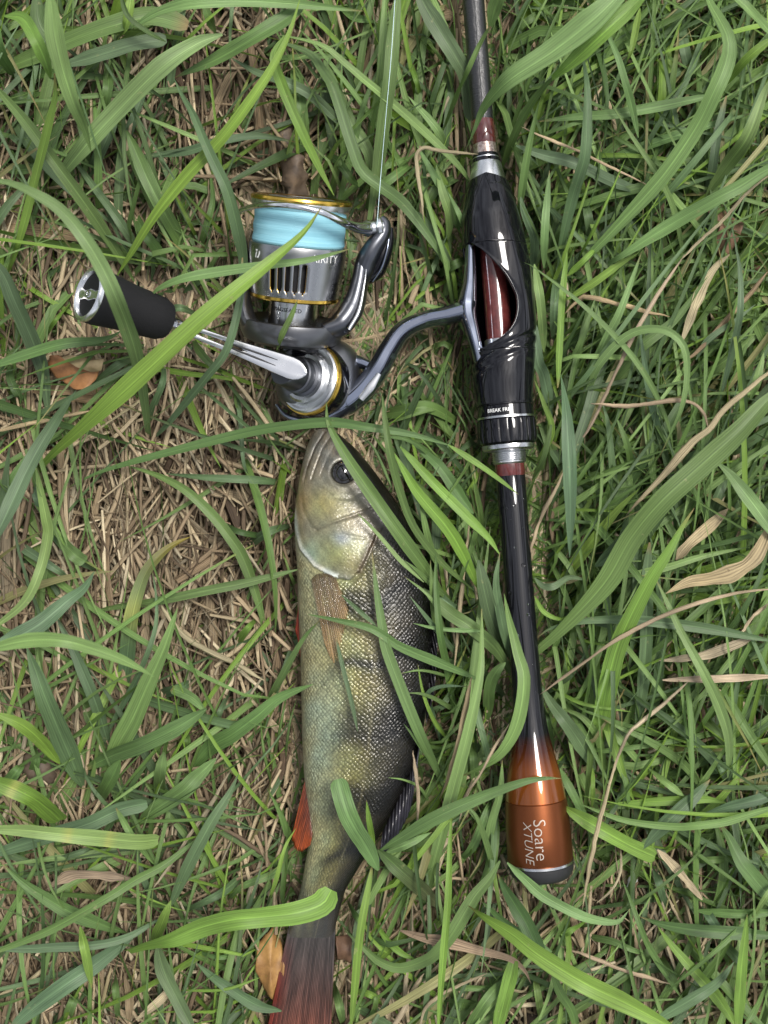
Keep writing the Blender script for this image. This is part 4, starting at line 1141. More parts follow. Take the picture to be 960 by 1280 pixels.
def fin(name, root, tip, nray, c_root, c_tip, ragged=2.0, ridge=0.0006, parent=fish, mid=None, seed=1, edge=None, thick=0.0004):
    """membrane between spines: root and tip are (x, y, z) polylines on the photograph"""
    r = np.random.default_rng(seed)
    nu, nv = nray * 6 + 1, 16
    a = smooth_path(root, nu); b = smooth_path(tip, nu)
    u = np.linspace(0, 1, nu)
    ray = 0.5 + 0.5 * np.cos(u * nray * 2 * math.pi)
    V = np.zeros((nv, nu, 3)); C = np.zeros((nv, nu, 3)); U = np.zeros((nv, nu, 3))
    r2_ = r.uniform(0.65, 1.3, nray + 1)
    rag = 1 - ragged * 0.02 * (1 - ray) - 0.03 * np.interp(u * nray, np.arange(nray + 1), r.uniform(0, 1, nray + 1))
    for i in range(nv):
        t = i / (nv - 1) * rag
        q = a * (1 - t[:, None]) + b * t[:, None]
        if mid is not None:
            q[:, 2] += mid * np.sin(math.pi * t)
        w = P(q[:, 0], q[:, 1], q[:, 2])
        w[:, 2] += ridge * (ray ** 3) * (1 - 0.6 * t) 
        V[i] = w
        tt = t[:, None] ** (2.2 if name == 'tail_fin' else 1)
        cc = srgb(c_root) * (1 - tt) + srgb(c_tip) * tt
        if edge is not None:
            ew = np.clip(1 - u / edge[1], 0, 1)[:, None]; ew = ew * np.clip(t[:, None] * 3 - 0.3, 0, 1); cc = cc * (1 - ew) + ew * srgb(edge[0])
        rj = np.interp(u * nray, np.arange(nray + 1), r2_)
        C[i] = cc * ((0.5 + 0.75 * ray) * rj)[:, None]
        U[i] = np.c_[u, t, 0 * t]
    o = mesh_obj(name, V, grid_faces(nv, nu), M['fin'], parent, True, None, {'col': C.reshape(-1, 3), 'uvp': U.reshape(-1, 3)})
    if name == 'pectoral_fin': o.data.materials[0] = M['fin_thin']
    m = o.modifiers.new('thick', 'SOLIDIFY'); m.thickness = thick; m.offset = 0
    return o
fin('pectoral_fin', [(389, 724, 41.0), (398, 717, 43.0), (412, 718, 44.5), (420, 724, 45)], [(406, 806, 44.4), (418, 832, 45.8), (427, 804, 46.6), (436, 764, 47.0)], 17, (112, 94, 70), (190, 156, 108), seed=2, mid=0.8, ragged=4, ridge=0.0004)
fin('pelvic_fin', [(386, 735, 25), (388, 760, 25), (390, 775, 25)], [(372, 800, 28), (375, 822, 30), (380, 835, 31)], 8, (96, 32, 22), (140, 52, 30), seed=3)
fin('pelvic_fin', [(378, 722, 24), (380, 735, 24)], [(369, 790, 25), (376, 812, 28)], 6, (110, 36, 24), (140, 50, 28), seed=8)
fin('anal_fin', [(388, 948, 27), (392, 985, 28), (393, 1030, 28)], [(364, 1050, 29), (372, 1066, 30), (387, 1058, 31)], 13, (46, 20, 17), (142, 66, 28), seed=4, mid=1.5)
fin('dorsal_fin', [(528, 900, 30), (518, 950, 31), (497, 1000, 31), (478, 1040, 30)], [(519, 975, 34), (512, 1015, 35), (494, 1050, 34), (474, 1078, 32)], 14, (34, 32, 36), (64, 62, 72), seed=5, ridge=0.0011, mid=3)
fin('dorsal_fin', [(531, 700, 27), (538, 760, 28), (537, 830, 28), (532, 880, 28)], [(545, 745, 31), (547, 800, 32), (543, 860, 32), (533, 905, 32)], 12, (20, 18, 18), (44, 42, 48), seed=6, ridge=0.0009)
fin('tail_fin', [(364, 1148, 21.5), (378, 1146, 22), (398, 1146, 22), (419, 1150, 21.5)], [(322, 1345, 24), (352, 1330, 27), (380, 1326, 27), (411, 1338, 24)], 38, (60, 57, 55), (126, 62, 38), seed=7, ridge=0.0006, mid=1.0, edge=((98, 34, 22), 0.26), thick=0.0007)

# ------------------------------------------------------------------ single grass blades and straws one can pick out
GC = {'g': (0.122, 0.205, 0.060), 'b': (0.112, 0.178, 0.082), 'l': (0.185, 0.285, 0.095), 'y': (0.172, 0.285, 0.050), 'd': (0.072, 0.130, 0.037),
      's': (0.46, 0.37, 0.23), 'n': (0.27, 0.195, 0.12)}
WORD = {'g': 'mid green', 'b': 'blue green', 'l': 'pale green', 'y': 'yellow green', 'd': 'dark green', 's': 'pale tan', 'n': 'brown'}
MARKS = [((150, 375), 70, 'the black reel knob'), ((290, 435), 50, 'the slotted crank arm'), ((375, 300), 75, 'the blue line spool'), ((390, 480), 50, 'the round side cap'),
         ((520, 410), 60, 'the curved reel stem'), ((597, 70), 75, 'the thin rod blank'), ((610, 180), 55, 'the silver rod collar'), ((630, 300), 75, 'the glossy reel seat'), ((632, 470), 75, 'the fluted locking nut'),
         ((640, 620), 70, 'the burgundy band'), ((650, 760), 85, 'the black rod handle'), ((664, 900), 70, 'the flared handle'), ((674, 1040), 85, 'the copper rod butt'),
         ((415, 600), 70, 'the fish head'), ((420, 700), 60, 'the gill cover'), ((455, 830), 85, 'the fish flank'), ((440, 990), 75, 'the red fin'), ((390, 1120), 60, 'the tail stalk'), ((380, 1240), 70, 'the tail fin'),
         ((95, 465), 80, 'the curled orange leaf'), ((365, 215), 60, 'the piece of bark'), ((905, 712), 75, 'the curled tan leaf'), ((30, 270), 80, 'the broad brown leaf'), ((912, 330), 70, 'the crumpled brown leaf'),
         ((880, 520), 90, 'the thick tan stalk'), ((580, 1190), 80, 'the brown leaf strip'), ((55, 955), 70, 'the soil clod'), ((900, 845), 70, 'the split tan straw'), ((940, 1262), 90, 'the small rusty leaf')]
def where(pts):
    p = smooth_path([q[:2] for q in pts], 12)
    best = None
    for (c, r, nm) in MARKS:
        d = np.min(np.hypot(p[:, 0] - c[0], p[:, 1] - c[1])) / r
        if best is None or d < best[0]: best = (d, nm)
    return ('beside ' if best[0] < 1.0 else 'near ' if best[0] < 2.0 else 'away from ') + best[1]

def blade(pts, w, z, c='g', tip='e', label=None, fold=0.30, roll=0.0, kind='grass_blade', spots=None, tipcol=None, seed=None, wig=0.0):
    r = np.random.default_rng(seed if seed is not None else int(abs(pts[0][0] * 7 + pts[0][1] * 13 + pts[-1][0] * 3)) % 9999)
    n = max(16, min(36, len(pts) * 6))
    if z is LOW:
        z = [6, 24, 30, 28, 20] if 'e' in tip else [20, 28, 30, 24, 6] if 's' in tip else [5, 24, 31, 28, 5]
        if tip == '': tip = 'eR'
    zz = np.interp(np.linspace(0, 1, len(pts)), np.linspace(0, 1, len(z)), z)
    q = smooth_path([(a, b, h) for (a, b), h in zip(pts, zz)], n)
    if wig: q[:, :2] += np.cumsum(r.normal(0, wig, (n, 2)), 0) * 0.3
    Cn = P(q[:, 0], q[:, 1], q[:, 2])
    t = np.linspace(0, 1, n)
    prof = np.ones(n)
    if 'e' in tip: prof *= np.interp(t, [0, .35, .6, .8, .93, 1], [1, 1, .86, .56, .24, .015])
    if 's' in tip: prof *= np.interp(t, [0, .07, .2, .4, .65, 1], [.015, .24, .56, .86, 1, 1])
    if 'R' in tip: prof *= np.interp(t, [0, .06, .3, 1], [.30, .38, .9, 1])      # narrow root at the start
    if 'r' in tip: prof *= np.interp(t, [0, .7, .94, 1], [1, .9, .38, .30])      # narrow root at the end
    if 'b' in tip: prof *= np.interp(t, [0, .94, .98, 1], [1, 1, .85, .5])
    elif not any(q in tip for q in 'er'): prof *= np.interp(t, [0, .72, .9, 1], [1, .92, .55, .10])
    if not any(q in tip for q in 'sR'): prof *= np.interp(t, [0, .10, .26, 1], [.12, .6, .95, 1])
    if kind != 'grass_blade': prof *= 1 + 0.16 * np.interp(t, np.linspace(0, 1, 9), r.normal(0, 1, 9))
    prof *= 1 + 0.05 * np.sin(t * r.uniform(4, 9) + r.uniform(0, 6))
    k = np.array([K(h) for h in q[:, 2]])
    rl = roll + r.normal(0, 0.10) + r.normal(0, 0.16) * (t - 0.5) * 2
    hw = w * (0.89 if kind == 'grass_blade' else 1) * prof * k * 0.5 / np.maximum(np.cos(rl), 0.5)
    T = np.gradient(Cn, axis=0); T /= np.linalg.norm(T, axis=1)[:, None]
    flat = T.copy(); flat[:, 2] = 0; flat /= np.linalg.norm(flat, axis=1)[:, None] + 1e-9
    side = np.stack([flat[:, 1], -flat[:, 0], 0 * t], 1)
    nrm = np.cross(side, T); nrm /= np.linalg.norm(nrm, axis=1)[:, None]
    nrm *= np.sign(nrm[:, 2:3] + 1e-9)
    a = side * np.cos(rl)[:, None] + nrm * np.sin(rl)[:, None]; b = nrm * np.cos(rl)[:, None] - side * np.sin(rl)[:, None]
    round_ = w < 5.5 or kind == 'straw_stalk'
    if round_:
        sec = np.array([(math.cos(x), 0.8 * math.sin(x)) for x in np.linspace(0, 2 * math.pi, 8, endpoint=False)])
    else:
        u = np.array([-1, -.5, -.08, .08, .5, 1.0])
        top = np.c_[u, fold * (np.abs(u) - 0.35)]
        bot = np.c_[u[::-1] * 0.97, fold * (np.abs(u[::-1]) - 0.35)]
        sec = np.r_[top, bot]
    m = len(sec)
    V = Cn[:, None] + a[:, None] * (sec[None, :, :1] * hw[:, None, None]) + b[:, None] * (sec[None, :, 1:] * hw[:, None, None])
    if not round_:
        V[:, 6:] -= b[:, None] * 0.00022
        # soft ripple along the edges
        rip = 0.10 * np.sin(t * r.uniform(9, 22) + r.uniform(0, 6)) * hw
        V[:, [0, 11]] += (b * rip[:, None])[:, None]
        rip = 0.10 * np.sin(t * r.uniform(9, 22) + r.uniform(0, 6)) * hw
        V[:, [5, 6]] += (b * rip[:, None])[:, None]
    f = grid_faces(n, m, True) + [tuple(range(m))[::-1], tuple((n - 1) * m + j for j in range(m))]
    base = np.array(GC[c]) * r.uniform(0.88, 1.12) * np.array([r.uniform(.93, 1.07), 1, r.uniform(.9, 1.1)])
    cc = np.broadcast_to(base, (n, m, 3)).copy()
    if tipcol is None and kind == 'grass_blade' and r.uniform() < 0.4:
        L0 = r.uniform(0.03, 0.10); bw = np.clip((t - 1 + L0) / L0, 0, 1) if 'e' in tip or 'b' in tip else np.clip((L0 - t) / L0, 0, 1)
        cc = cc * (1 - bw[:, None, None]) + bw[:, None, None] * np.array((0.26, 0.19, 0.08))
    if tipcol is not None:
        tw = np.clip((t - tipcol[0]) / max(1e-3, 1 - tipcol[0]), 0, 1)[:, None, None] if tipcol[0] >= 0 else np.clip((-tipcol[0] - t) / -tipcol[0], 0, 1)[:, None, None]
        cc = cc * (1 - tw) + tw * np.array(tipcol[1])
    cc *= np.interp(t, np.linspace(0, 1, 8), r.uniform(0.86, 1.14, 8) if not c in 'sn' else r.uniform(0.62, 1.2, 8))[:, None, None]
    for sp in (spots or []):
        sw = np.exp(-((t - sp[0]) / sp[1]) ** 2)[:, None, None] * 0.8
        cc = cc * (1 - sw) + sw * np.array((0.34, 0.36, 0.10))
    uu = np.broadcast_to(sec[None, :, 0], (n, m)); vv = np.broadcast_to(t[:, None], (n, m))
    uvp = np.stack([uu, vv * 0.6, np.full((n, m), r.uniform(0, 90))], -1).reshape(-1, 3)
    dry = c in 'sn'
    ends = [Cn[0], Cn[-1]]
    loc = min(ends, key=lambda e: e[2])
    o = mesh_obj(kind, V, f, M['straw'] if dry else M['grass'], None, True, 60 if not round_ else None, {'col': cc.reshape(-1, 3), 'uvp': uvp}, loc=tuple(loc))
    fix_normals(o)
    ch = np.linalg.norm(q[-1, :2] - q[0, :2]); ln = np.sum(np.linalg.norm(np.diff(q[:, :2], axis=0), axis=1))
    shape = 'arched' if ch < 0.93 * ln else 'curving' if ch < 0.985 * ln else 'straight'
    size = 'hair thin' if w < 5.5 else 'thin' if w < 9 else 'narrow' if w < 15 else 'broad' if w < 25 else 'very broad'
    noun = {'grass_blade': 'grass blade', 'straw_stalk': 'dry straw', 'dry_blade': 'dry withered blade'}[kind]
    o['label'] = label or f'{size} {shape} {WORD[c]} {noun} {where(pts)}'
    o['category'] = {'grass_blade': 'grass blade', 'straw_stalk': 'straw', 'dry_blade': 'dry blade'}[kind]
    o['group'] = {'grass_blade': 'single grass blades over the turf', 'straw_stalk': 'single dry straws on the turf', 'dry_blade': 'withered blades on the turf'}[kind]
    return o

LOW, MID, HIGH, TOP = [12, 30, 27], [12, 44, 40], [20, 72, 66], [25, 96, 92]
BL = [
 # top left
 ([(60, 245), (80, 215), (110, 178), (150, 135), (200, 85), (245, 55), (278, 43)], 33, [10, 45, 58, 56], 'l', 'R'),
 ([(218, 97), (270, 74), (320, 45), (368, 15), (385, -15)], 27, [40, 52, 50], 'g', 's'),
 ([(160, 38), (175, 28), (200, 14), (240, 4), (300, 1), (370, 5), (455, 14)], 18, [38, 60, 54], 'l', 'e'),
 ([(-20, 95), (40, 72), (90, 50), (140, 32), (190, 21), (235, 32)], 26, [20, 40, 36], 'g', 'b'),
 ([(70, 84), (120, 70), (165, 56), (208, 49)], 22, [30, 44, 42], 'b', 'Rb'),
 ([(-10, 98), (60, 92), (110, 95), (165, 101)], 13, LOW, 'd', 'e'),
 ([(62, -15), (68, 40), (78, 85), (92, 130), (105, 160), (114, 190)], 27, [120, 105, 78], 'l', 'e', 'very broad pale grass blade hanging point down across other blades above the broad brown leaf'),
 ([(5, 20), (28, 23), (45, 50), (58, 80), (63, 98)], 20, [92, 98, 86], 'y', ''),
 ([(68, 92), (69, 120), (60, 160), (45, 220), (30, 280), (18, 320), (6, 350)], 13, [84, 70, 40, 14], 'y', ''),
 ([(-15, 98), (30, 150), (70, 205), (110, 260), (140, 305), (168, 352)], 19, [50, 58, 40, 16], 'g', ''),
 ([(82, 185), (115, 230), (145, 270), (165, 300), (188, 335)], 14, LOW, 'b', 's'),
 ([(-25, 222), (10, 228), (40, 240), (75, 262), (105, 297), (128, 335), (145, 372), (160, 410), (172, 450), (180, 495), (186, 545)], 27, [122, 130, 130, 120, 80, 16], 'l', 'sr', 'long pale grass blade bending down across the black reel knob'),
 ([(217, 97), (228, 120), (241, 142), (257, 180), (270, 208), (284, 238), (297, 287), (304, 325), (304, 372)], 19, [62, 74, 70, 40], 'b', 's', 'blue grey grass blade with pinched tip hanging beside the bail wire'),
 ([(376, -5), (362, 40), (340, 85), (310, 130), (275, 176), (235, 218), (195, 268), (165, 315), (146, 345)], 19, [80, 76, 60, 24], 'y', 's', 'straight yellow green grass blade slanting from the bark towards the reel knob'),
 ([(158, 163), (172, 195), (185, 225), (205, 265), (225, 300), (243, 330)], 21, [36, 36, 14], 'g', 'b'),
 ([(172, 196), (230, 190), (270, 178), (320, 170), (372, 178)], 14, [24, 34, 30], 'b', 'Re'),
 ([(262, 212), (266, 250), (256, 290), (245, 325)], 11, LOW, 'g', 's'),
 ([(215, 235), (235, 275), (252, 310)], 6, LOW, 'y', 's'),
 ([(0, 155), (20, 175), (38, 190)], 10, LOW, 'b', ''),
 ([(-10, 20), (-2, 60), (20, 100)], 22, [50, 44, 20], 'g', ''),
 ([(45, -10), (50, 30), (70, 60), (75, 110)], 24, [34, 34, 20], 'd', ''),
 ([(150, -10), (160, 20), (185, 40), (207, 52)], 8, [60, 55, 48], 'd', ''),
 ([(165, -10), (158, 30), (148, 50)], 14, [48, 44, 30], 'y', ''),
 ([(135, 60), (135, 110), (125, 180)], 16, LOW, 'g', ''),
 ([(95, 92), (100, 140), (108, 190), (95, 240)], 18, LOW, 'd', ''),
 ([(255, 5), (262, 25), (270, 42)], 13, [40, 36, 24], 'g', ''),
 ([(140, 215), (155, 180), (185, 100), (195, 70)], 14, [10, 24, 26], 'b', 'e'),
 ([(75, 235), (110, 215), (130, 180), (150, 130)], 20, [10, 26, 28], 'b', ''),
 ([(150, 320), (148, 260), (152, 190), (158, 165)], 14, [10, 26, 28], 'b', ''),
 ([(-10, 135), (20, 125), (55, 115)], 18, LOW, 'd', 'e'),
 ([(-10, 205), (25, 212), (60, 205), (90, 188)], 15, LOW, 'd', 'e'),
 # left, around the crank
 ([(47, 589), (68, 566), (100, 538), (140, 502), (190, 456), (240, 410), (290, 367), (340, 326), (380, 290), (402, 258)], 33, [14, 60, 96, 104, 100, 92], 'y', 'Re', 'very broad bright grass blade lying across the crank arm and the spool'),
 ([(303, 322), (302, 350), (299, 380), (284, 436), (257, 473), (227, 510), (205, 535), (187, 552)], 13, [72, 82, 78, 40, 12], 'b', '', 'slim blue green grass blade bowed over the slotted crank arm'),
 ([(186, 372), (200, 360), (230, 348), (280, 339), (330, 332), (385, 325), (438, 311)], 15, [72, 82, 84, 82], 'l', 'e', 'pale grass blade running level over the slots of the spool'),
 ([(372, 375), (364, 395), (352, 420), (346, 438)], 10, [72, 64, 50], 'l', 's', 'short pale grass blade standing before the silver rotor hub'),
 ([(-15, 318), (5, 345), (20, 380), (40, 425), (55, 470), (61, 528)], 27, [70, 62, 34, 18], 'b', 'e'),
 ([(-15, 460), (40, 441), (80, 430), (130, 424), (155, 412)], 17, [40, 44, 36], 'g', 'e'),
 ([(95, 488), (80, 510), (67, 530), (40, 575), (13, 632), (-15, 690)], 26, [40, 62, 80], 'b', 's'),
 ([(45, 585), (52, 620), (58, 650), (60, 668), (50, 713), (30, 753), (-15, 790)], 15, [30, 46, 60, 62], 'l', ''),
 ([(158, 582), (185, 590), (210, 600), (235, 615), (262, 640), (285, 668), (305, 700), (325, 760), (330, 790)], 19, [26, 34, 32, 20], 'g', 'sr'),
 ([(80, 612), (120, 592), (167, 577), (220, 563), (290, 545), (340, 535), (410, 528), (460, 534), (515, 543), (560, 556)], 16, [22, 34, 46, 62, 58], 'g', 's', 'long grass blade passing between the round side cap and the fish snout'),
 ([(560, 556), (590, 575), (620, 596), (648, 618)], 9, [58, 56, 52], 'y', 'e', 'yellow green blade tip crossing the burgundy band of the handle'),
 ([(205, 592), (260, 597), (320, 600), (372, 606)], 12, LOW, 'b', 's'),
 ([(40, 590), (48, 620), (60, 650)], 18, [18, 26, 20], 'b', ''),
 ([(95, 382), (130, 378), (160, 385)], 9, LOW, 'd', ''),
 ([(52, 430), (70, 400), (92, 375)], 7, LOW, 'y', ''),
 ([(215, 345), (195, 310), (180, 290), (160, 250)], 18, LOW, 'g', ''),
 ([(195, 395), (225, 385), (255, 400)], 12, LOW, 'b', ''),
 ([(175, 545), (195, 500), (205, 470), (200, 440)], 12, LOW, 'b', ''),
 ([(240, 420), (250, 440), (270, 460), (290, 465)], 12, LOW, 'd', ''),
 ([(115, 480), (150, 455), (185, 440)], 14, LOW, 'b', 's'),
 ([(290, 460), (300, 520), (305, 580), (320, 615)], 8, LOW, 'b', ''),
 ([(0, 345), (20, 370), (45, 365)], 10, LOW, 'y', ''),
 ([(0, 490), (25, 500), (12, 470), (18, 440)], 14, LOW, 'd', ''),
 ([(-5, 640), (15, 600), (45, 560), (60, 540)], 14, LOW, 'g', 'e'),
 # left, straw zone
 ([(118, 714), (105, 735), (83, 752), (47, 782), (5, 804), (-20, 812)], 27, [38, 52, 58], 'b', 's'),
 ([(-20, 816), (0, 808), (40, 800), (80, 801), (120, 812), (160, 828), (193, 846)], 22, [118, 124, 108], 'l', 'e', 'pale out of focus grass blade arched high over the straw'),
 ([(33, 808), (45, 840), (55, 868), (68, 900), (85, 940), (104, 985)], 34, [60, 56, 20], 'b', 's'),
 ([(70, 770), (85, 800), (97, 824), (117, 872), (128, 905), (138, 940)], 20, [34, 36, 14], 'b', 's'),
 ([(238, 671), (218, 680), (200, 694), (182, 716), (170, 750), (163, 785), (158, 830), (150, 890)], 25, [26, 32, 34, 12], 'b', 's', 'grass blade with yellowed rotting tip standing in the straw', [(0.5, 0.1)], (-0.45, (0.26, 0.20, 0.03))),
 ([(190, 712), (195, 745), (195, 780), (185, 815), (165, 860), (140, 905), (128, 935)], 9, [34, 38, 14], 'b', 's'),
 ([(222, 760), (205, 810), (187, 850), (165, 900), (143, 940), (125, 985)], 30, [70, 66, 40, 12], 'l', 's'),
 ([(105, 962), (140, 945), (175, 932), (213, 914), (240, 898), (258, 886)], 25, [20, 44, 46], 'g', ''),
 ([(256, 888), (240, 872), (215, 860)], 14, [46, 40, 30], 'l', 'b'),
 ([(235, 968), (262, 935), (290, 918), (320, 896), (350, 872), (392, 855)], 24, [18, 38, 42], 'g', 'e'),
 ([(100, 768), (150, 758), (193, 752), (260, 738), (310, 728), (372, 712)], 15, [18, 34, 34], 'g', 's'),
 ([(190, 870), (225, 860), (250, 845)], 16, LOW, 'b', ''),
 ([(265, 930), (275, 890), (290, 860)], 10, LOW, 'b', ''),
 ([(-10, 890), (25, 905), (50, 925), (75, 955)], 22, [80, 74, 50], 'y', 's'),
 ([(35, 985), (45, 950), (40, 925)], 16, LOW, 'g', ''),
 ([(50, 655), (75, 675), (100, 700), (135, 720)], 18, LOW, 'b', ''),
 ([(70, 668), (90, 690), (106, 703)], 19, [26, 34, 32], 'g', 'b'),
 ([(5, 670), (40, 692), (75, 715), (95, 730)], 15, LOW, 'b', ''),
 ([(288, 815), (310, 785), (325, 770)], 12, LOW, 'y', ''),
 ([(197, 960), (200, 900), (195, 850)], 5, [12, 40, 50], 'g', 'e'),
 ([(228, 960), (234, 930), (232, 905)], 12, LOW, 'g', 'e'),
 ([(330, 885), (350, 850), (378, 800), (400, 775)], 10, [16, 42, 52], 'g', 'e'),
 ([(340, 960), (352, 900), (360, 860)], 5, LOW, 'g', 'e'), ([(320, 930), (345, 880), (372, 850)], 5, LOW, 'y', 'e'),
 ([(355, 960), (362, 905), (372, 870)], 4, LOW, 'g', 'e'), ([(345, 1000), (330, 940), (325, 890)], 5, LOW, 'g', 'e'),
 ([(300, 690), (335, 665), (372, 655)], 14, LOW, 'b', ''), ([(255, 640), (300, 665), (360, 672)], 10, LOW, 'd', ''),
 # bottom left
 ([(-20, 972), (10, 983), (40, 997), (60, 1012), (75, 1026)], 28, [78, 70, 44], 'y', 'b', None, [(0.35, 0.05)]),
 ([(-20, 1036), (30, 1038), (60, 1041), (120, 1047), (170, 1052), (198, 1050)], 22, [78, 74, 46], 'l', 'b', 'pale grass blade with two yellow cross bands near the soil clod', [(0.48, 0.025), (0.72, 0.025)]),
 ([(-20, 1072), (30, 1055), (60, 1045), (110, 1030), (150, 1012), (184, 1004)], 22, [30, 38, 34], 'b', 'b'),
 ([(172, 1032), (190, 1015), (227, 990), (245, 972), (270, 948)], 25, [18, 40, 40], 'g', ''),
 ([(3, 1080), (25, 1100), (50, 1118), (90, 1141), (130, 1157), (158, 1166)], 22, [44, 40, 24], 'g', 's'),
 ([(-15, 1185), (30, 1186), (67, 1184), (120, 1181), (160, 1171), (200, 1148)], 14, [40, 44, 34], 'b', ''),
 ([(-20, 1195), (20, 1180), (67, 1160), (133, 1123), (170, 1100), (207, 1080), (250, 1046)], 14, [56, 52, 34], 'g', ''),
 ([(8, 1292), (40, 1262), (80, 1232), (110, 1212), (140, 1190), (168, 1170)], 26, [44, 44, 26], 'b', ''),
 ([(100, 1158), (107, 1190), (115, 1236)], 15, [46, 52, 40], 'y', 'e'),
 ([(298, 968), (285, 995), (263, 1030), (240, 1073), (225, 1105), (212, 1135)], 20, [44, 46, 24], 'b', 's'),
 ([(170, 1052), (175, 1085), (185, 1110), (205, 1142)], 10, LOW, 'b', 's'),
 ([(145, 1010), (165, 1045), (192, 1080)], 10, [46, 50, 34], 'l', ''),
 ([(160, 1189), (185, 1182), (210, 1176), (250, 1160), (290, 1150), (330, 1146), (370, 1141), (402, 1130), (414, 1112)], 32, [30, 58, 70, 70, 64], 'y', 'Rb', 'bright broad grass blade lying across the narrow tail stalk of the fish'),
 ([(190, 1180), (200, 1160), (208, 1140), (214, 1125)], 17, [30, 46, 46], 'y', 'e'),
 ([(196, 1180), (204, 1212), (222, 1250), (245, 1295)], 23, [30, 40, 44], 'b', ''),
 ([(245, 1203), (262, 1218), (283, 1233), (320, 1256), (352, 1264)], 19, [30, 36, 30], 'b', 's'),
 ([(143, 1200), (145, 1240), (150, 1295)], 12, LOW, 'g', ''),
 ([(292, 1040), (282, 1100), (275, 1150), (270, 1230), (265, 1290)], 5, [30, 40, 24], 'y', 's'),
 ([(225, 1238), (280, 1237), (325, 1222)], 5, [30, 36, 34], 'y', ''),
 ([(320, 1075), (285, 1110), (250, 1130), (215, 1142)], 13, LOW, 'b', ''),
 ([(365, 1060), (345, 1090), (300, 1110), (275, 1140)], 12, LOW, 'g', ''),
 ([(370, 1035), (356, 1060), (345, 1100), (335, 1128)], 7, [34, 44, 30], 'y', 's'),
 ([(80, 1285), (90, 1255), (105, 1225)], 16, LOW, 'g', ''),
 ([(-10, 1010), (20, 965), (40, 945)], 20, LOW, 'g', ''), ([(200, 1000), (200, 970), (205, 940)], 18, [12, 36, 40], 'g', ''), ([(120, 1005), (135, 980), (150, 950)], 22, [12, 36, 44], 'g', ''),
 ([(35, 1095), (75, 1075), (110, 1062), (130, 1060)], 12, LOW, 'b', ''),
 ([(235, 1180), (255, 1192), (285, 1195), (320, 1165)], 8, LOW, 'g', ''),
 # over and beside the fish
 ([(420, 798), (430, 840), (440, 880), (447, 914)], 7, [50, 51, 50], 'b', '', 'thin blue green blade lying flat on the scales behind the pectoral fin'),
 ([(465, 690), (471, 740), (478, 785), (483, 812), (503, 865), (523, 914), (540, 950), (558, 990)], 18, [52, 54, 54, 46, 20], 'g', 's', 'grass blade curving down over the dark back of the fish'),
 ([(385, 768), (420, 775), (465, 786), (500, 808), (543, 826), (600, 850)], 15, [52, 56, 52, 36], 'g', 's', 'grass blade lying crosswise over the fish just below the pectoral fin'),
 ([(425, 742), (445, 760), (470, 782)], 7, [50, 53, 54], 'b', 's'),
 ([(422, 974), (426, 990), (434, 1016), (445, 1038), (458, 1058), (473, 1088)][::-1], 26, [46, 58, 56], 'g', 'b', 'blunt ended grass blade lying up the rear flank of the fish'),
 ([(472, 1062), (490, 1078), (510, 1096), (530, 1114), (552, 1136)], 23, [46, 42, 24], 'd', '', 'dull olive grass blade lying on the grass behind the dorsal fin', None, (0.2, (0.09, 0.095, 0.045))),
 ([(474, 1064), (500, 1048), (543, 1023), (600, 997), (653, 978), (680, 973), (702, 973)], 20, [40, 56, 60, 58], 'g', 'e', 'grass blade reaching across the orange flare of the rod butt'),
 ([(482, 1066), (510, 1055), (540, 1040)], 12, [38, 44, 40], 'l', 'e'),
 ([(602, 755), (602, 800), (600, 843), (587, 907), (570, 973), (547, 1060), (535, 1110), (522, 1160)], 19, [44, 54, 52, 30, 12], 'l', 's'),
 ([(566, 1000), (563, 1040), (560, 1127), (553, 1210), (547, 1295)], 11, [50, 62, 66, 60], 'y', 's', 'straight yellow green stem standing below the dorsal fin of the fish'),
 ([(630, 742), (636, 772), (647, 815), (655, 850), (647, 903), (627, 940), (600, 960), (575, 971)], 22, [48, 58, 62, 50, 30], 'l', 'se', 'pale grass blade bowed along the black rod handle'),
 ([(598, 700), (605, 735), (615, 775), (634, 822)], 23, [52, 48, 18], 'b', ''),
 ([(625, 690), (620, 730), (628, 780), (640, 830)], 14, [48, 46, 24], 'b', 's'),
 ([(408, 502), (411, 530), (433, 571), (467, 621), (500, 668), (540, 724), (562, 765)], 23, [56, 58, 52, 22], 'g', 'sr', 'dark edged grass blade lying slantwise over the eye of the fish'),
 ([(478, 495), (482, 530), (488, 568), (500, 614), (517, 658), (550, 701), (592, 738)], 12, [72, 70, 54, 30], 'g', ''),
 ([(490, 562), (505, 588), (523, 617), (560, 661), (580, 695), (600, 740)], 20, [52, 50, 40, 26], 'y', 's'),
 ([(500, 558), (540, 602), (580, 642), (610, 672), (624, 692)], 15, [44, 46, 44], 'y', ''),
 ([(512, 550), (535, 570), (552, 586), (575, 620), (592, 642)], 19, [38, 42, 38], 'g', 's'),
 ([(545, 688), (545, 730), (550, 790), (560, 840), (570, 905)], 12, [44, 48, 20], 'g', 's'),
 ([(528, 735), (560, 765), (590, 785), (620, 812), (640, 845)], 20, [36, 40, 24], 'g', ''),
 ([(516, 779), (550, 786), (604, 789)], 7, [44, 46, 40], 'l', 's'),
 ([(520, 700), (540, 735), (570, 760), (600, 765)], 14, LOW, 'b', ''), ([(530, 810), (560, 830), (600, 840), (640, 880)], 18, LOW, 'b', ''), ([(560, 950), (540, 890), (534, 868), (552, 858), (585, 858)], 8, [12, 34, 40], 'b', 'e'),
 ([(610, 900), (612, 860), (620, 840), (632, 828)], 18, [18, 36, 36], 'g', ''), ([(596, 1000), (592, 950), (590, 915)], 15, LOW, 'g', ''),
 ([(535, 530), (555, 560), (580, 575)], 12, LOW, 'g', ''), ([(455, 520), (500, 515), (540, 510), (595, 545)], 20, LOW, 'g', ''),
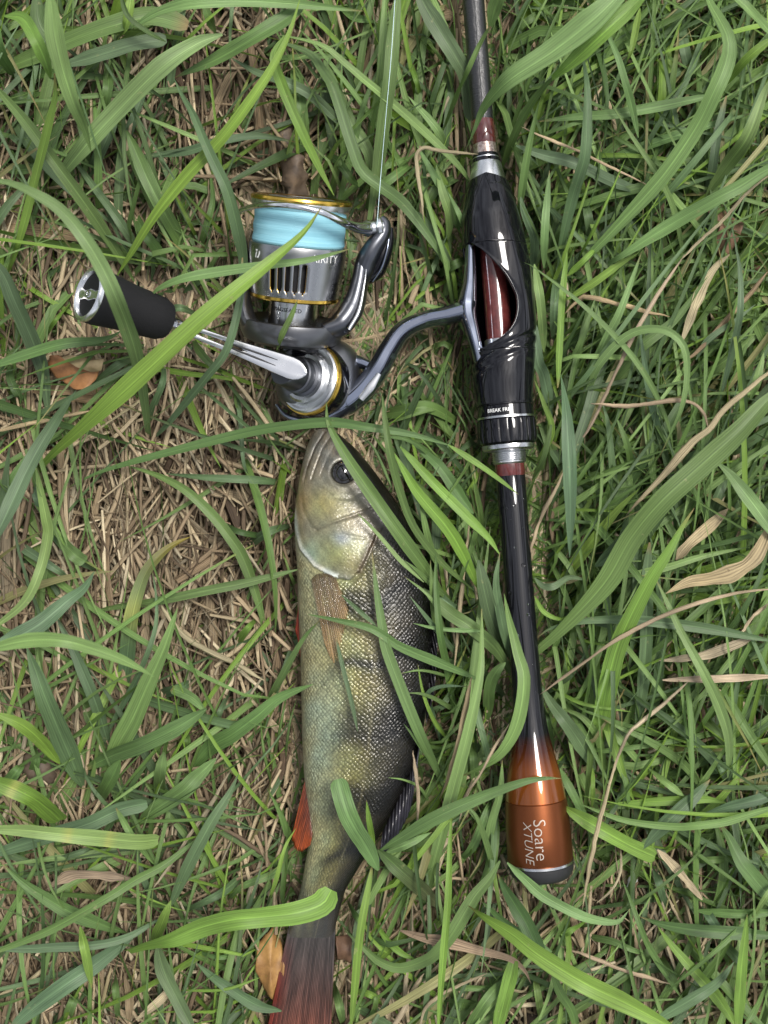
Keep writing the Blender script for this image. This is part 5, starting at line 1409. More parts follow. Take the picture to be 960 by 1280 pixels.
 ([(620, 1100), (610, 1060), (595, 1020), (577, 1003)], 9, [24, 46, 44], 'g', 'e'),
 ([(445, 640), (470, 665), (500, 700), (530, 728)], 7, [50, 52, 46], 'l', 's'),
 ([(455, 545), (470, 565), (490, 610)], 5, [48, 52, 46], 'l', 's'),
 ([(505, 720), (540, 750), (560, 800)], 6, [44, 46, 24], 'l', 's'),
 ([(468, 1060), (462, 1030), (458, 1000)], 9, [40, 50, 52], 'y', 'e'),
 # leaning over the back of the fish
 ([(572, 640), (545, 625), (515, 600), (480, 585)], 7, [20, 46, 50], 'g', 'e'),
 ([(580, 700), (548, 690), (515, 680), (488, 668)], 6, [20, 46, 50], 'l', 'e'),
 ([(575, 760), (545, 735), (520, 712), (505, 700)], 9, [18, 46, 50], 'g', 'e'),
 ([(582, 830), (556, 800), (532, 770), (512, 745)], 8, [18, 46, 50], 'b', 'e'),
 ([(570, 850), (548, 842), (524, 838), (500, 842)], 5, [20, 46, 50], 'l', 'e'),
 ([(585, 900), (556, 880), (530, 868), (508, 866)], 7, [18, 46, 48], 'g', 'e'),
 ([(565, 930), (545, 905), (530, 870), (522, 830)], 6, [18, 44, 48], 'y', 'e'),
 ([(560, 980), (538, 950), (520, 925), (505, 905)], 7, [16, 44, 48], 'g', 'e'),
 ([(560, 600), (540, 570), (510, 550), (470, 545)], 8, [20, 46, 48], 'g', 'e'),
 ([(555, 720), (540, 690), (530, 650), (524, 610)], 10, [18, 42, 44], 'l', 'e'),
 ([(560, 820), (545, 780), (540, 740), (538, 700)], 9, [18, 44, 46], 'g', 'e'),
 ([(540, 1010), (525, 985), (505, 975), (485, 972)], 5, [16, 42, 46], 'l', 'e'),
 # top middle
 ([(500, -20), (493, 30), (487, 100), (480, 150), (473, 205), (462, 275)], 22, [60, 56, 44, 30], 'g', 'r'),
 ([(482, -20), (478, 60), (472, 120), (455, 205)], 12, [46, 44, 18], 'l', ''),
 ([(345, 44), (362, 46), (403, 57), (430, 78), (453, 98), (493, 131), (533, 167), (573, 207), (592, 235)], 14, [52, 60, 56, 40, 26], 'l', 's'),
 ([(350, 52), (387, 67), (404, 90), (417, 112), (440, 182), (453, 214), (480, 236), (507, 258), (547, 312), (556, 335)], 18, [48, 52, 44, 28], 'g', ''),
 ([(355, 45), (345, 62), (343, 78), (357, 118), (377, 164), (395, 202), (418, 245)], 17, [60, 62, 52, 40], 'y', 'e'),
 ([(285, 70), (320, 90), (355, 102), (387, 118), (420, 148), (445, 172)], 16, [34, 38, 24], 'b', 's'),
 ([(520, -20), (530, 5), (553, 44), (570, 72), (584, 100), (592, 150)], 25, [38, 38, 22], 'b', 'b'),
 ([(614, 30), (600, 55), (584, 90), (570, 122), (553, 165)], 8, [78, 66, 22], 'g', ''),
 ([(613, 33), (618, 12), (626, -10), (640, -40)], 24, [80, 92, 104], 'l', 'R', 'pale grass leaf rising from its stem over the thin rod blank'),
 ([(583, 185), (592, 165), (602, 140), (616, 120), (640, 97), (690, 64), (740, 25), (775, -8), (800, -30)], 40, [44, 62, 88, 100, 104], 'l', 'Rs', 'very broad pale grass blade reaching to the thin rod blank'),
 ([(690, 98), (710, 82), (750, 45), (790, 8), (815, -20)], 27, [74, 92, 96], 'y', 'R'),
 ([(692, 95), (665, 128), (645, 165), (625, 215)], 12, [74, 50, 16], 'g', ''),
 ([(455, 270), (470, 240), (500, 215), (530, 195)], 16, LOW, 'g', ''), ([(365, 60), (375, 130), (388, 230)], 22, LOW, 'g', ''), ([(405, 75), (430, 140), (460, 190), (462, 230)], 20, [30, 34, 24], 'g', ''),
 ([(575, 290), (560, 250), (540, 215), (520, 180)], 13, [22, 36, 36], 'g', 'e'), ([(560, 190), (545, 160), (510, 120)], 12, [22, 36, 36], 'l', 'e'),
 ([(500, 285), (520, 270), (555, 320), (575, 360)], 20, LOW, 'b', ''), ([(540, 350), (570, 330), (600, 320)], 14, LOW, 'd', ''),
 ([(420, 265), (440, 190), (455, 130), (480, 70)], 10, [16, 36, 40], 'g', 'e'), ([(505, 60), (520, 100), (530, 140)], 8, LOW, 'y', ''),
 ([(320, 60), (350, 72), (400, 70), (460, 72)], 9, LOW, 'g', 'e'), ([(415, -10), (440, 20), (460, 25), (480, 32)], 14, LOW, 'g', ''),
 ([(395, 190), (420, 200), (440, 225), (460, 240)], 14, LOW, 'd', ''),
 ([(560, 300), (562, 270), (553, 240), (545, 205)], 14, [22, 36, 34], 'l', 'e'), ([(585, 300), (575, 270), (560, 240)], 8, [22, 36, 34], 'l', 'e'),
 # top right
 ([(878, -25), (887, 2), (903, 30), (911, 52), (908, 78), (893, 114), (870, 160), (830, 218), (780, 274), (737, 318), (718, 338)], 25, [70, 84, 80, 58, 26], 'l', 'r', 'long pale grass blade kinked near its tip above the crumpled brown leaf'),
 ([(985, 202), (957, 213), (925, 233), (893, 250), (840, 280), (780, 318), (760, 330)], 21, [80, 72, 40], 'l', 'r'),
 ([(724, 58), (730, 80), (734, 117), (732, 187), (724, 220), (716, 245), (704, 295), (697, 335)], 18, [58, 64, 50, 20], 'b', 's'),
 ([(672, 152), (720, 146), (773, 142), (840, 130), (895, 118)], 17, [36, 44, 42], 'g', 's'),
 ([(645, 182), (680, 194), (717, 204), (773, 230), (825, 245)], 18, [38, 40, 30], 'b', ''),
 ([(750, 22), (762, 48), (773, 74), (783, 108), (790, 134), (798, 172)], 12, [56, 58, 44], 'g', 's'),
 ([(763, 126), (785, 163), (815, 208), (836, 245), (848, 285), (854, 325)], 9, [48, 46, 28], 'g', 's'),
 ([(970, 45), (935, 72), (905, 108)], 13, [60, 56, 40], 'y', ''),
 ([(970, 90), (957, 112), (935, 170), (910, 205), (882, 245)], 21, [72, 66, 34], 'l', 's'),
 ([(908, 120), (898, 160), (892, 200), (886, 245), (880, 325)], 14, [42, 40, 22], 'b', ''),
 ([(975, 180), (930, 205), (890, 222), (850, 250)], 17, LOW, 'b', ''),
 ([(745, 205), (800, 185), (860, 165), (945, 140)], 14, [26, 34, 38], 'g', 'e'),
 ([(648, 272), (653, 235), (661, 185), (674, 125)], 11, [28, 44, 50], 'g', 'e'),
 ([(680, 335), (681, 285), (687, 213)], 13, [28, 42, 40], 'l', 'e'), ([(722, 325), (748, 275), (782, 198)], 5, [28, 50, 60], 'y', 'e'),
 ([(910, -12), (935, 10), (970, 48)], 14, [66, 66, 60], 'l', ''), ([(804, 118), (840, 95), (885, 70)], 12, LOW, 'b', ''),
 ([(640, 45), (700, 40), (760, 45)], 10, LOW, 'g', 's'), ([(690, 330), (700, 290), (720, 250)], 12, LOW, 'g', 'e'),
 ([(840, -10), (850, 30), (860, 80), (880, 120)], 18, LOW, 'b', ''), ([(800, 10), (790, 60), (783, 78)], 10, [40, 44, 40], 'y', 'e'), ([(860, 30), (872, 10), (880, -10)], 18, LOW, 'y', ''),
 ([(960, 250), (900, 300), (870, 330)], 12, LOW, 'g', ''), ([(780, 260), (830, 215), (880, 190), (960, 165)], 14, LOW, 'g', ''), ([(740, 320), (735, 270), (725, 235)], 16, LOW, 'b', ''),
 ([(655, 110), (690, 120), (730, 140), (790, 175)], 12, LOW, 'b', ''), ([(810, 330), (850, 300), (900, 290), (960, 280)], 10, LOW, 'g', ''),
 ([(665, 340), (668, 300), (655, 265), (650, 240)], 14, [20, 34, 36], 'b', 'e'),
 # right middle
 ([(701, 468), (706, 500), (709, 530), (712, 588), (713, 640), (712, 697)], 23, [52, 62, 62, 54], 'b', 'se', 'blue grey blunt grass leaf lying beside the fluted locking nut'),
 ([(697, 485), (700, 420), (703, 370), (709, 315)], 11, [46, 50, 48], 'y', ''),
 ([(716, 525), (740, 464), (757, 425), (773, 394), (788, 355), (802, 315)], 15, [24, 44, 50], 'l', 'Re'),
 ([(718, 535), (735, 490), (750, 454), (787, 418), (827, 412), (853, 430), (859, 463), (853, 507), (840, 538), (825, 570)], 12, [20, 50, 66, 60, 40], 'l', 'e', 'grass blade arched like a hoop behind the fluted locking nut'),
 ([(655, 328), (667, 334), (727, 380), (780, 433), (813, 480), (835, 530), (842, 565)], 9, [50, 56, 48, 30], 'g', 's'),
 ([(720, 535), (760, 480), (800, 435), (845, 398), (885, 345)], 17, [18, 40, 44], 'g', 'e'),
 ([(985, 478), (960, 500), (923, 540), (873, 585), (827, 627), (790, 672), (757, 728), (707, 782), (670, 815)], 36, [62, 66, 62, 50, 34], 'g', 'r', 'very broad grass blade slanting from the thick tan stalk to the rod handle'),
 ([(868, 635), (853, 658), (835, 690), (813, 724), (787, 774), (770, 814), (757, 868), (748, 920), (741, 970)], 29, [70, 68, 50, 16], 'y', 's', 'bright grass blade narrowing into a stem beside the flare of the handle'),
 ([(835, 632), (812, 648), (790, 668), (765, 692), (744, 708)], 25, [54, 50, 40], 'b', ''),
 ([(812, 678), (808, 735), (808, 790), (804, 855), (795, 910)], 20, [38, 36, 28], 'b', ''),
 ([(668, 800), (690, 785), (733, 776), (790, 775), (873, 784), (970, 802)], 16, [34, 46, 48], 'b', 's'),
 ([(818, 720), (830, 745), (853, 793), (880, 842), (900, 885), (911, 925), (910, 972)], 16, [50, 56, 40], 'l', 's'),
 ([(893, 575), (912, 592), (927, 611), (953, 645), (980, 685)], 23, [54, 58, 56], 'l', 's'),
 ([(674, 855), (690, 880), (707, 902), (725, 928), (744, 962)], 23, [30, 38, 24], 'b', 's'),
 ([(698, 884), (728, 897), (748, 925), (757, 975)], 12, [30, 36, 20], 'g', 's'),
 ([(668, 722), (678, 732), (692, 733), (712, 722), (736, 726)], 10, [40, 44, 36], 'b', 'e'), ([(668, 745), (680, 765), (700, 774), (712, 768)], 7, [38, 42, 36], 'y', 'e'),
 ([(895, 845), (915, 880), (932, 910), (970, 968)], 14, [30, 40, 40], 'g', 's'),
 ([(752, 898), (780, 912), (807, 924), (853, 954), (885, 995)], 13, [38, 40, 22], 'g', 's'),
 ([(770, 722), (830, 710), (880, 695), (935, 684)], 11, [34, 42, 40], 'l', 'e'),
 ([(740, 690), (760, 650), (790, 600), (830, 560)], 18, LOW, 'g', ''), ([(690, 740), (730, 690), (770, 640), (800, 610)], 16, [16, 36, 40], 'y', 'e'), ([(720, 700), (770, 690), (800, 720), (860, 740)], 13, LOW, 'b', ''),
 ([(670, 580), (690, 540), (680, 505), (668, 475)], 9, [34, 42, 40], 'y', 'e'), ([(665, 600), (680, 570), (690, 525)], 8, [28, 40, 40], 'g', ''),
 ([(690, 520), (680, 470), (672, 450), (668, 400)], 17, [20, 36, 38], 'b', ''), ([(680, 440), (676, 380), (668, 330)], 14, [26, 38, 36], 'l', ''), ([(692, 440), (694, 380), (698, 320)], 16, LOW, 'b', ''),
 ([(705, 470), (725, 430), (745, 370)], 9, [24, 40, 42], 'g', 'e'), ([(708, 375), (740, 355), (775, 330), (800, 315)], 12, [36, 44, 46], 'y', 'e'), ([(709, 345), (730, 325), (745, 310)], 9, [36, 42, 40], 'y', ''),
 ([(770, 320), (765, 350), (775, 380)], 13, LOW, 'g', ''), ([(918, 300), (925, 340), (925, 390), (915, 440), (900, 500)], 11, [50, 52, 30], 'b', 's'), ([(870, 450), (885, 425), (920, 400), (945, 380)], 9, [36, 44, 42], 'b', 'e'),
 ([(955, 440), (945, 480), (938, 500)], 14, [60, 58, 44], 'l', 's'), ([(975, 360), (935, 385), (910, 430), (895, 460)], 12, LOW, 'g', ''), ([(890, 400), (960, 380)], 4, [36, 44], 'y', ''),
 ([(770, 640), (765, 580), (760, 530), (752, 500)], 11, [18, 40, 42], 'b', 'e'), ([(790, 600), (785, 560), (770, 520)], 10, [18, 38, 40], 'g', 'e'), ([(835, 560), (815, 510), (805, 450), (800, 410)], 10, [24, 44, 46], 'b', 'e'),
 ([(720, 560), (765, 545), (800, 490), (840, 440)], 11, LOW, 'g', 'e'), ([(870, 560), (868, 500), (865, 440)], 14, LOW, 'g', ''), ([(880, 640), (925, 610), (960, 590)], 16, LOW, 'g', ''),
 ([(930, 700), (950, 650), (965, 600)], 12, LOW, 'b', ''), ([(880, 690), (890, 640), (905, 600), (915, 560)], 16, LOW, 'b', ''), ([(740, 790), (770, 760), (800, 715), (850, 690)], 14, LOW, 'd', ''),
 ([(850, 740), (900, 750), (960, 735)], 14, [20, 36, 40], 'y', 'e'), ([(790, 870), (800, 830), (830, 790), (860, 760)], 10, LOW, 'g', 'e'), ([(850, 870), (900, 920), (930, 960)], 16, LOW, 'g', ''),
 ([(690, 950), (684, 900), (680, 880)], 14, LOW, 'd', ''), ([(720, 870), (710, 830), (700, 790)], 7, LOW, 'y', ''), ([(775, 920), (820, 900), (870, 885)], 7, LOW, 'y', 'e'), ([(690, 860), (730, 880), (790, 890)], 6, [24, 38, 40], 'y', 'e'),
 ([(870, 980), (900, 960), (955, 940)], 14, LOW, 'b', ''), ([(900, 800), (930, 830), (960, 850)], 10, LOW, 'g', ''), ([(760, 960), (730, 890), (728, 880)], 10, LOW, 'b', ''),
 # bottom right
 ([(705, 1008), (720, 1018), (757, 1040), (790, 1058), (819, 1071)], 22, [40, 46, 38], 'y', 'b', 'blunt bright grass blade pointing away from the copper rod butt'),
 ([(803, 1062), (820, 1042), (840, 1022), (862, 1002), (888, 974)], 27, [40, 44, 40], 'b', 'se'),
 ([(980, 1006), (950, 1014), (907, 1027), (870, 1032), (840, 1033), (780, 1025), (722, 1004)], 13, [60, 54, 40], 'l', 'e'),
 ([(755, 1006), (790, 1004), (840, 1001), (880, 999), (908, 1004)], 14, [30, 38, 34], 'y', 's'),
 ([(980, 990), (945, 1000), (905, 1010), (866, 1024)], 16, [46, 48, 40], 'b', 'e'),
 ([(898, 1028), (910, 1045), (927, 1078), (953, 1110), (980, 1140)], 24, [34, 42, 40], 'g', 's'),
 ([(634, 1078), (655, 1098), (680, 1120), (723, 1143), (750, 1151), (773, 1152), (786, 1138)], 17, [44, 54, 48], 'l', 'e', 'pale grass blade curving under the black cap of the rod butt'),
 ([(585, 1132), (605, 1146), (640, 1168), (668, 1190), (705, 1214), (740, 1234), (790, 1258), (850, 1290)], 33, [50, 80, 92, 88], 'y', 's', 'very broad bright grass blade rising below the rod butt'),
 ([(622, 1092), (632, 1112), (646, 1135), (658, 1155), (672, 1185), (690, 1215)], 25, [44, 56, 56], 'd', 's'),
 ([(690, 1215), (700, 1240), (715, 1265), (722, 1295)], 14, [50, 44, 30], 'g', ''),
 ([(975, 1170), (930, 1167), (873, 1163), (830, 1156), (800, 1146)], 19, [40, 40, 30], 'd', 'e'),
 ([(975, 1140), (920, 1142), (868, 1138)], 14, [34, 34, 26], 'g', ''),
 ([(921, 1295), (924, 1255), (927, 1210), (931, 1175), (934, 1143)], 18, [50, 70, 76], 'y', 'e', 'upright yellow green grass blade beside the small rusty leaf'),
 ([(815, 1282), (827, 1272), (873, 1244), (898, 1227), (918, 1202)], 19, [56, 60, 52], 'b', 'e'),
 ([(822, 1158), (840, 1182), (873, 1220), (895, 1245), (922, 1285)], 18, [34, 42, 44], 'y', 's'),
 ([(778, 1100), (790, 1130), (803, 1165), (815, 1190), (850, 1245)], 10, [40, 42, 28], 'g', 's'),
 ([(843, 1056), (856, 1085), (872, 1125)], 10, LOW, 'g', ''), ([(936, 1030), (945, 1075), (940, 1135)], 12, LOW, 'b', ''), ([(811, 1070), (824, 1105), (836, 1150)], 13, LOW, 'b', ''),
 ([(968, 1105), (955, 1125), (940, 1148)], 9, [44, 46, 36], 'l', 'e'), ([(700, 960), (712, 985), (730, 1020), (738, 1045)], 12, [30, 36, 26], 'g', ''), ([(741, 960), (741, 985), (740, 1010)], 7, [30, 36, 26], 'y', ''),
 ([(700, 985), (715, 990), (735, 992)], 12, LOW, 'b', ''), ([(810, 960), (835, 980), (855, 995)], 11, [30, 40, 40], 'l', 's'), ([(905, 960), (908, 985), (900, 1005)], 9, LOW, 'y', ''),
 ([(668, 1120), (676, 1110), (680, 1100)], 12, LOW, 'b', ''), ([(712, 1168), (760, 1175), (800, 1190), (822, 1185)], 12, LOW, 'g', ''), ([(740, 1140), (734, 1175), (726, 1215)], 6, LOW, 'l', ''),
 ([(680, 1180), (710, 1165), (735, 1150)], 11, LOW, 'y', 'e'), ([(815, 1180), (840, 1220), (855, 1245)], 12, LOW, 'g', ''), ([(870, 1120), (890, 1150), (918, 1190)], 14, LOW, 'b', ''),
 ([(960, 1215), (925, 1200), (880, 1150)], 16, LOW, 'b', ''), ([(840, 1070), (890, 1075), (960, 1065)], 12, LOW, 'g', ''), ([(845, 1285), (850, 1255), (860, 1230)], 14, LOW, 'g', ''), ([(960, 1225), (945, 1260), (930, 1285)], 10, [30, 46, 50], 'g', 's'),
 # bottom middle
 ([(625, 1076), (612, 1098), (593, 1121), (567, 1164), (550, 1186), (533, 1200), (500, 1210), (475, 1202), (460, 1190), (430, 1162)], 20, [44, 46, 38, 30], 'g', 'e', 'olive grass blade bent like a bow between rod butt and fish tail'),
 ([(466, 1078), (463, 1095), (450, 1168), (443, 1238), (438, 1290)], 12, [40, 46, 40], 'y', ''),
 ([(620, 1295), (624, 1275), (640, 1212), (643, 1190)], 22, [30, 40, 34], 'y', ''), ([(580, 1295), (605, 1255), (632, 1222)], 17, [30, 36, 30], 'g', ''), ([(545, 1252), (575, 1255), (605, 1258)], 18, LOW, 'd', 'b'),
 ([(430, 1120), (450, 1150), (470, 1158)], 13, LOW, 'g', ''), ([(465, 1140), (480, 1170), (500, 1190), (520, 1200)], 10, [20, 34, 34], 'y', 's'), ([(455, 1290), (470, 1250), (452, 1215)], 8, LOW, 'g', ''), ([(415, 1220), (425, 1260), (430, 1290)], 14, LOW, 'l', ''),
 ([(530, 1160), (525, 1190), (520, 1170)], 12, LOW, 'g', ''), ([(680, 1290), (672, 1240), (665, 1205)], 12, LOW, 'l', ''), ([(600, 1125), (640, 1160), (690, 1190)], 13, [30, 44, 46], 'g', 's'), ([(425, 1250), (450, 1240), (470, 1248), (480, 1270)], 12, LOW, 'y', ''),
 ([(535, 1205), (555, 1230), (600, 1235), (640, 1225)], 10, LOW, 'g', 'e'), ([(565, 1080), (590, 1060), (610, 1010), (620, 990)], 14, LOW, 'g', ''), ([(610, 1090), (612, 1040), (625, 990), (628, 950)], 14, [18, 34, 36], 'l', 'e'),
]
for b_ in BL:
    pts, w_, z_, c_, tp = b_[:5]
    blade(pts, w_, z_, c_, tp, b_[5] if len(b_) > 5 else None, spots=b_[6] if len(b_) > 6 else None, tipcol=b_[7] if len(b_) > 7 else None)

ST = [
 ([(975, 455), (940, 482), (907, 510), (888, 535), (867, 553), (830, 596), (800, 627), (785, 645)], 9, [66, 72, 66, 50], 's', 'thick tan stalk with a knotted joint lying over the very broad grass blade'),
 ([(975, 736), (930, 740), (885, 750), (830, 770), (770, 800), (720, 836), (674, 868)], 6, [50, 62, 58, 40], 's', 'long tan straw running from the black rod handle past the curled tan leaf'),
 ([(965, 752), (940, 772), (922, 796)], 5, [40, 44], 's', None), ([(764, 972), (776, 942), (790, 915), (826, 885), (864, 848)], 5, [36, 44, 44], 's', None),
 ([(772, 945), (766, 965), (755, 1005), (747, 1037), (738, 1080), (730, 1136)], 5.4, [56, 58, 50], 's', 'long tan straw hanging upright beside the copper rod butt'),
 ([(776, 1055), (775, 1090), (764, 1115), (748, 1130)], 4, [36, 40], 's', None),
 ([(738, 504), (760, 506), (790, 507), (830, 502), (848, 500), (866, 506), (877, 520), (881, 536)], 6, [44, 54, 52], 's', 'bent tan straw hooked at one end behind the fluted locking nut'),
 ([(706, 392), (722, 374), (732, 370), (770, 378), (800, 385), (836, 393)], 6, [36, 42, 40], 's', None), ([(855, 318), (835, 348), (815, 377), (790, 420), (765, 470), (735, 530), (718, 558)], 5.4, [50, 50, 34], 's', None),
 ([(960, 340), (930, 378), (895, 415), (866, 444), (846, 458)], 8, [40, 40], 'n', None), ([(590, 846), (580, 890), (573, 928), (560, 975), (550, 1000)], 6, [50, 48, 30], 's', 'pale upright straw between the fish and the rod handle'),
 ([(636, 905), (618, 938), (600, 973), (585, 995), (576, 1030)], 4.5, [50, 48, 34], 's', None), ([(517, 938), (520, 965), (524, 995), (521, 1035)], 5, [48, 48, 40], 's', 'knobbly straw standing against the rear dorsal fin of the fish'),
 ([(597, 193), (570, 191), (545, 189), (530, 186), (522, 192), (520, 204), (524, 240), (530, 279)], 5, [46, 52, 50, 44], 's', 'pale straw bent into a hook beside the silver rod collar'),
 ([(652, 158), (690, 176), (730, 193), (770, 212), (815, 233)], 4, [44, 46], 's', None), ([(850, 325), (880, 296), (907, 272), (935, 240), (965, 216)], 5, [60, 66], 's', 'frayed tan straw beside the crumpled brown leaf'),
 ([(588, 648), (580, 720), (573, 790), (568, 838)], 5, [30, 32], 's', None), ([(512, 1290), (505, 1240), (512, 1180), (516, 1130)], 7, [20, 30], 's', None), ([(486, 1292), (505, 1262), (530, 1218)], 7, [26, 32], 's', None),
 ([(524, 1292), (532, 1260), (560, 1240), (612, 1218)], 5, [28, 34], 's', None), ([(662, 695), (672, 660), (688, 625), (704, 590)], 6, [36, 40], 's', None),
 ([(290, 958), (262, 1005), (233, 1048), (212, 1080), (190, 1110)], 6, [30, 30], 's', None), ([(298, 966), (272, 1010), (245, 1045), (222, 1085)], 5, [26, 28], 'n', None), ([(198, 752), (225, 790), (255, 812), (290, 828), (332, 852)], 8, [28, 30], 's', None),
 ([(-10, 540), (30, 530), (70, 522), (115, 511)], 6, [26, 28], 's', None), ([(90, 560), (140, 525), (190, 490), (218, 472)], 4, [26, 28], 's', None), ([(60, 500), (110, 497), (160, 505)], 9, [20, 22], 'n', None), ([(250, 445), (275, 485), (300, 540)], 6, [18, 22], 's', None),
 ([(270, 470), (290, 510), (305, 560), (330, 600)], 5, [18, 24], 's', None), ([(700, 1182), (740, 1197), (770, 1210), (838, 1232)], 5, [30, 32], 's', None), ([(0, 880), (30, 910), (45, 960)], 5, [18, 22], 's', None), ([(-5, 1245), (30, 1230), (65, 1200)], 6, [22, 26], 's', None),
 ([(20, 1270), (30, 1220), (36, 1180)], 7, [18, 20], 's', None), ([(120, 1290), (132, 1240), (140, 1205)], 5, [20, 24], 's', None), ([(250, 300), (248, 330), (230, 360)], 4, [20, 22], 's', None), ([(325, 110), (338, 160), (345, 225)], 5, [22, 26], 'n', None), ([(515, 400), (520, 340), (508, 320)], 4, [18, 20], 's', None),
 ([(505, 640), (515, 700), (510, 760)], 5, [20, 20], 'n', None), ([(575, 500), (570, 545), (565, 600)], 6, [20, 20], 'n', None), ([(620, 1230), (650, 1240), (660, 1232)], 4, [24, 26], 's', None), ([(540, 0), (548, 50), (535, 120)], 6, [18, 22], 's', None), ([(880, 1180), (850, 1150), (830, 1110)], 4, [24, 22], 's', None),
]
for (pts, w_, z_, c_, lb) in ST:
    blade(pts, w_, z_, c_, '', lb, kind='straw_stalk', wig=1.1)
DB = [
 ([(960, 655), (955, 675), (940, 700), (915, 716), (885, 724), (860, 728), (832, 742)], 21, [52, 56, 46], 's', 'e', 'curled tan withered leaf twisting over the grass'),
 ([(823, 826), (850, 823), (880, 819), (905, 811), (942, 798)], 13, [42, 44], 's', 's', 'folded tan withered blade above the split tan straw'), ([(828, 850), (860, 849), (900, 848), (975, 845)], 9, [46, 50], 's', '', 'split tan straw lying level beside the pale curving blade'),
 ([(912, 318), (893, 335), (875, 365), (862, 400), (850, 432)], 11, [42, 42], 's', '', 'bundle of tan withered blades beside the crumpled brown leaf'), ([(500, 1163), (530, 1172), (560, 1177), (600, 1188), (637, 1198), (655, 1212), (664, 1230)], 14, [34, 38, 36], 'n', 'e', 'flat brown withered leaf strip between the fish tail and rod butt'),
 ([(58, 1112), (75, 1100), (95, 1093), (130, 1094), (170, 1099)], 13, [30, 34], 'n', '', 'brown withered blade under the pale blade with yellow cross bands'), ([(822, 1062), (840, 1080), (855, 1097), (878, 1125)], 11, [36, 34], 's', '', 'tan withered blade below the blunt bright grass blade'),
 ([(845, 700), (862, 680), (880, 664), (910, 636)], 15, [36, 38], 's', '', 'ragged tan withered blade above the curled tan leaf'), ([(40, 490), (90, 488), (165, 496)], 14, [18, 20], 'n', '', 'brown withered blade lying just under the curled orange leaf'), ([(225, 1210), (205, 1245), (170, 1275)], 10, [30, 32], 's', 's', 'tan withered blade curving among the grass near the tail fin'),
 ([(155, 1215), (162, 1250), (160, 1280)], 10, [26, 30], 'n', 's', 'small brown withered blade standing near the blue green blade'), ([(330, 5), (310, 60), (280, 110), (250, 190)], 9, [18, 22], 'n', '', 'long brown withered blade lying under the grass above the spool'), ([(0, 285), (60, 290), (110, 300)], 16, [18, 22], 'n', '', 'brown withered blade below the broad brown leaf'),
]
for (pts, w_, z_, c_, tp, lb) in DB:
    blade(pts, w_, z_, c_, tp, lb, kind='dry_blade', fold=0.5)

# ------------------------------------------------------------------ fallen leaves, bark, clod
def dead_leaf(name, outline, z, mat, label, cat='leaf', curl=3.0, ridge=None, seed=1, thick=0.0004):
    """leaf blade filled as a fan grid from its centre line"""
    r = np.random.default_rng(seed)
    o = np.vstack([np.linspace(a, b, 5)[:-1] for a, b in zip(outline, outline[1:] + outline[:1])]).astype(float)
    o += r.normal(0, 0.6, o.shape)
    c = o.mean(0)
    rings = np.linspace(0.0, 1, 9)[1:]
    V = [np.r_[c, z + curl * 0.0]]
    ph = r.uniform(0, 6, 4)
    def hh(x, y, q):
        v = curl * q ** 2 * math.sin(math.atan2(y - c[1], x - c[0]) * 2 + ph[0]) + 0.5 * math.sin(x * 0.16 + ph[1]) + 0.5 * math.sin(y * 0.19 + ph[2])
        if ridge:
            (ax, ay), (bx, by), hgt = ridge
            L = math.hypot(bx - ax, by - ay); d = abs((x - ax) * (by - ay) - (y - ay) * (bx - ax)) / L
            v += hgt * math.exp(-d / 9)
        return z + v
    V[0][2] = np.mean([hh(c[0] + 3 * math.cos(a), c[1] + 3 * math.sin(a), 0.1) for a in np.linspace(0, 6.28, 9)])
    for q in rings:
        for (x, y) in o:
            a, b = c[0] + (x - c[0]) * q, c[1] + (y - c[1]) * q
            V.append(np.array([a, b, hh(a, b, q)]))
    V = np.array(V); n = len(o)
    f = [(0, 1 + j, 1 + (j + 1) % n) for j in range(n)]
    for i in range(len(rings) - 1):
        for j in range(n):
            f.append((1 + i * n + j, 1 + i * n + (j + 1) % n, 1 + (i + 1) * n + (j + 1) % n, 1 + (i + 1) * n + j))
    W = P(V[:, 0], V[:, 1], z)
    W[:, 2] = V[:, 2] * 0.001
    ob = mesh_obj(name, W, f, mat, None, True, None, None, loc=tuple(P(c[0], c[1], z - 2)))
    fix_normals(ob)
    m = ob.modifiers.new('thick', 'SOLIDIFY'); m.thickness = thick; m.offset = 0
    ob['label'] = label; ob['category'] = cat
    return ob
M['leaf_orange'] = leaf_mat('leaf_orange', (0.20, 0.085, 0.03), (0.42, 0.20, 0.075))
M['leaf_cream'] = leaf_mat('leaf_cream', (0.26, 0.19, 0.09), (0.46, 0.36, 0.20))
M['leaf_gold'] = leaf_mat('leaf_gold', (0.17, 0.08, 0.025), (0.36, 0.20, 0.06))
M['leaf_brown'] = leaf_mat('leaf_brown', (0.11, 0.075, 0.035), (0.20, 0.14, 0.07))
M['bark'] = leaf_mat('bark', (0.055, 0.038, 0.027), (0.17, 0.125, 0.088))
M['leaf_rust'] = leaf_mat('leaf_rust', (0.12, 0.065, 0.04), (0.24, 0.14, 0.085))
lf = dead_leaf('dead_leaf', [(62, 457), (66, 447), (76, 446), (96, 457), (112, 462), (127, 462), (119, 477), (106, 488), (92, 487), (80, 478), (68, 471)], 27, M['leaf_orange'], 'curled orange dead leaf lying on straw below the reel knob', curl=2.0, ridge=((66, 446), (128, 462), 4.0), seed=2)
ROOT[lf.name] = np.array(lf.location)
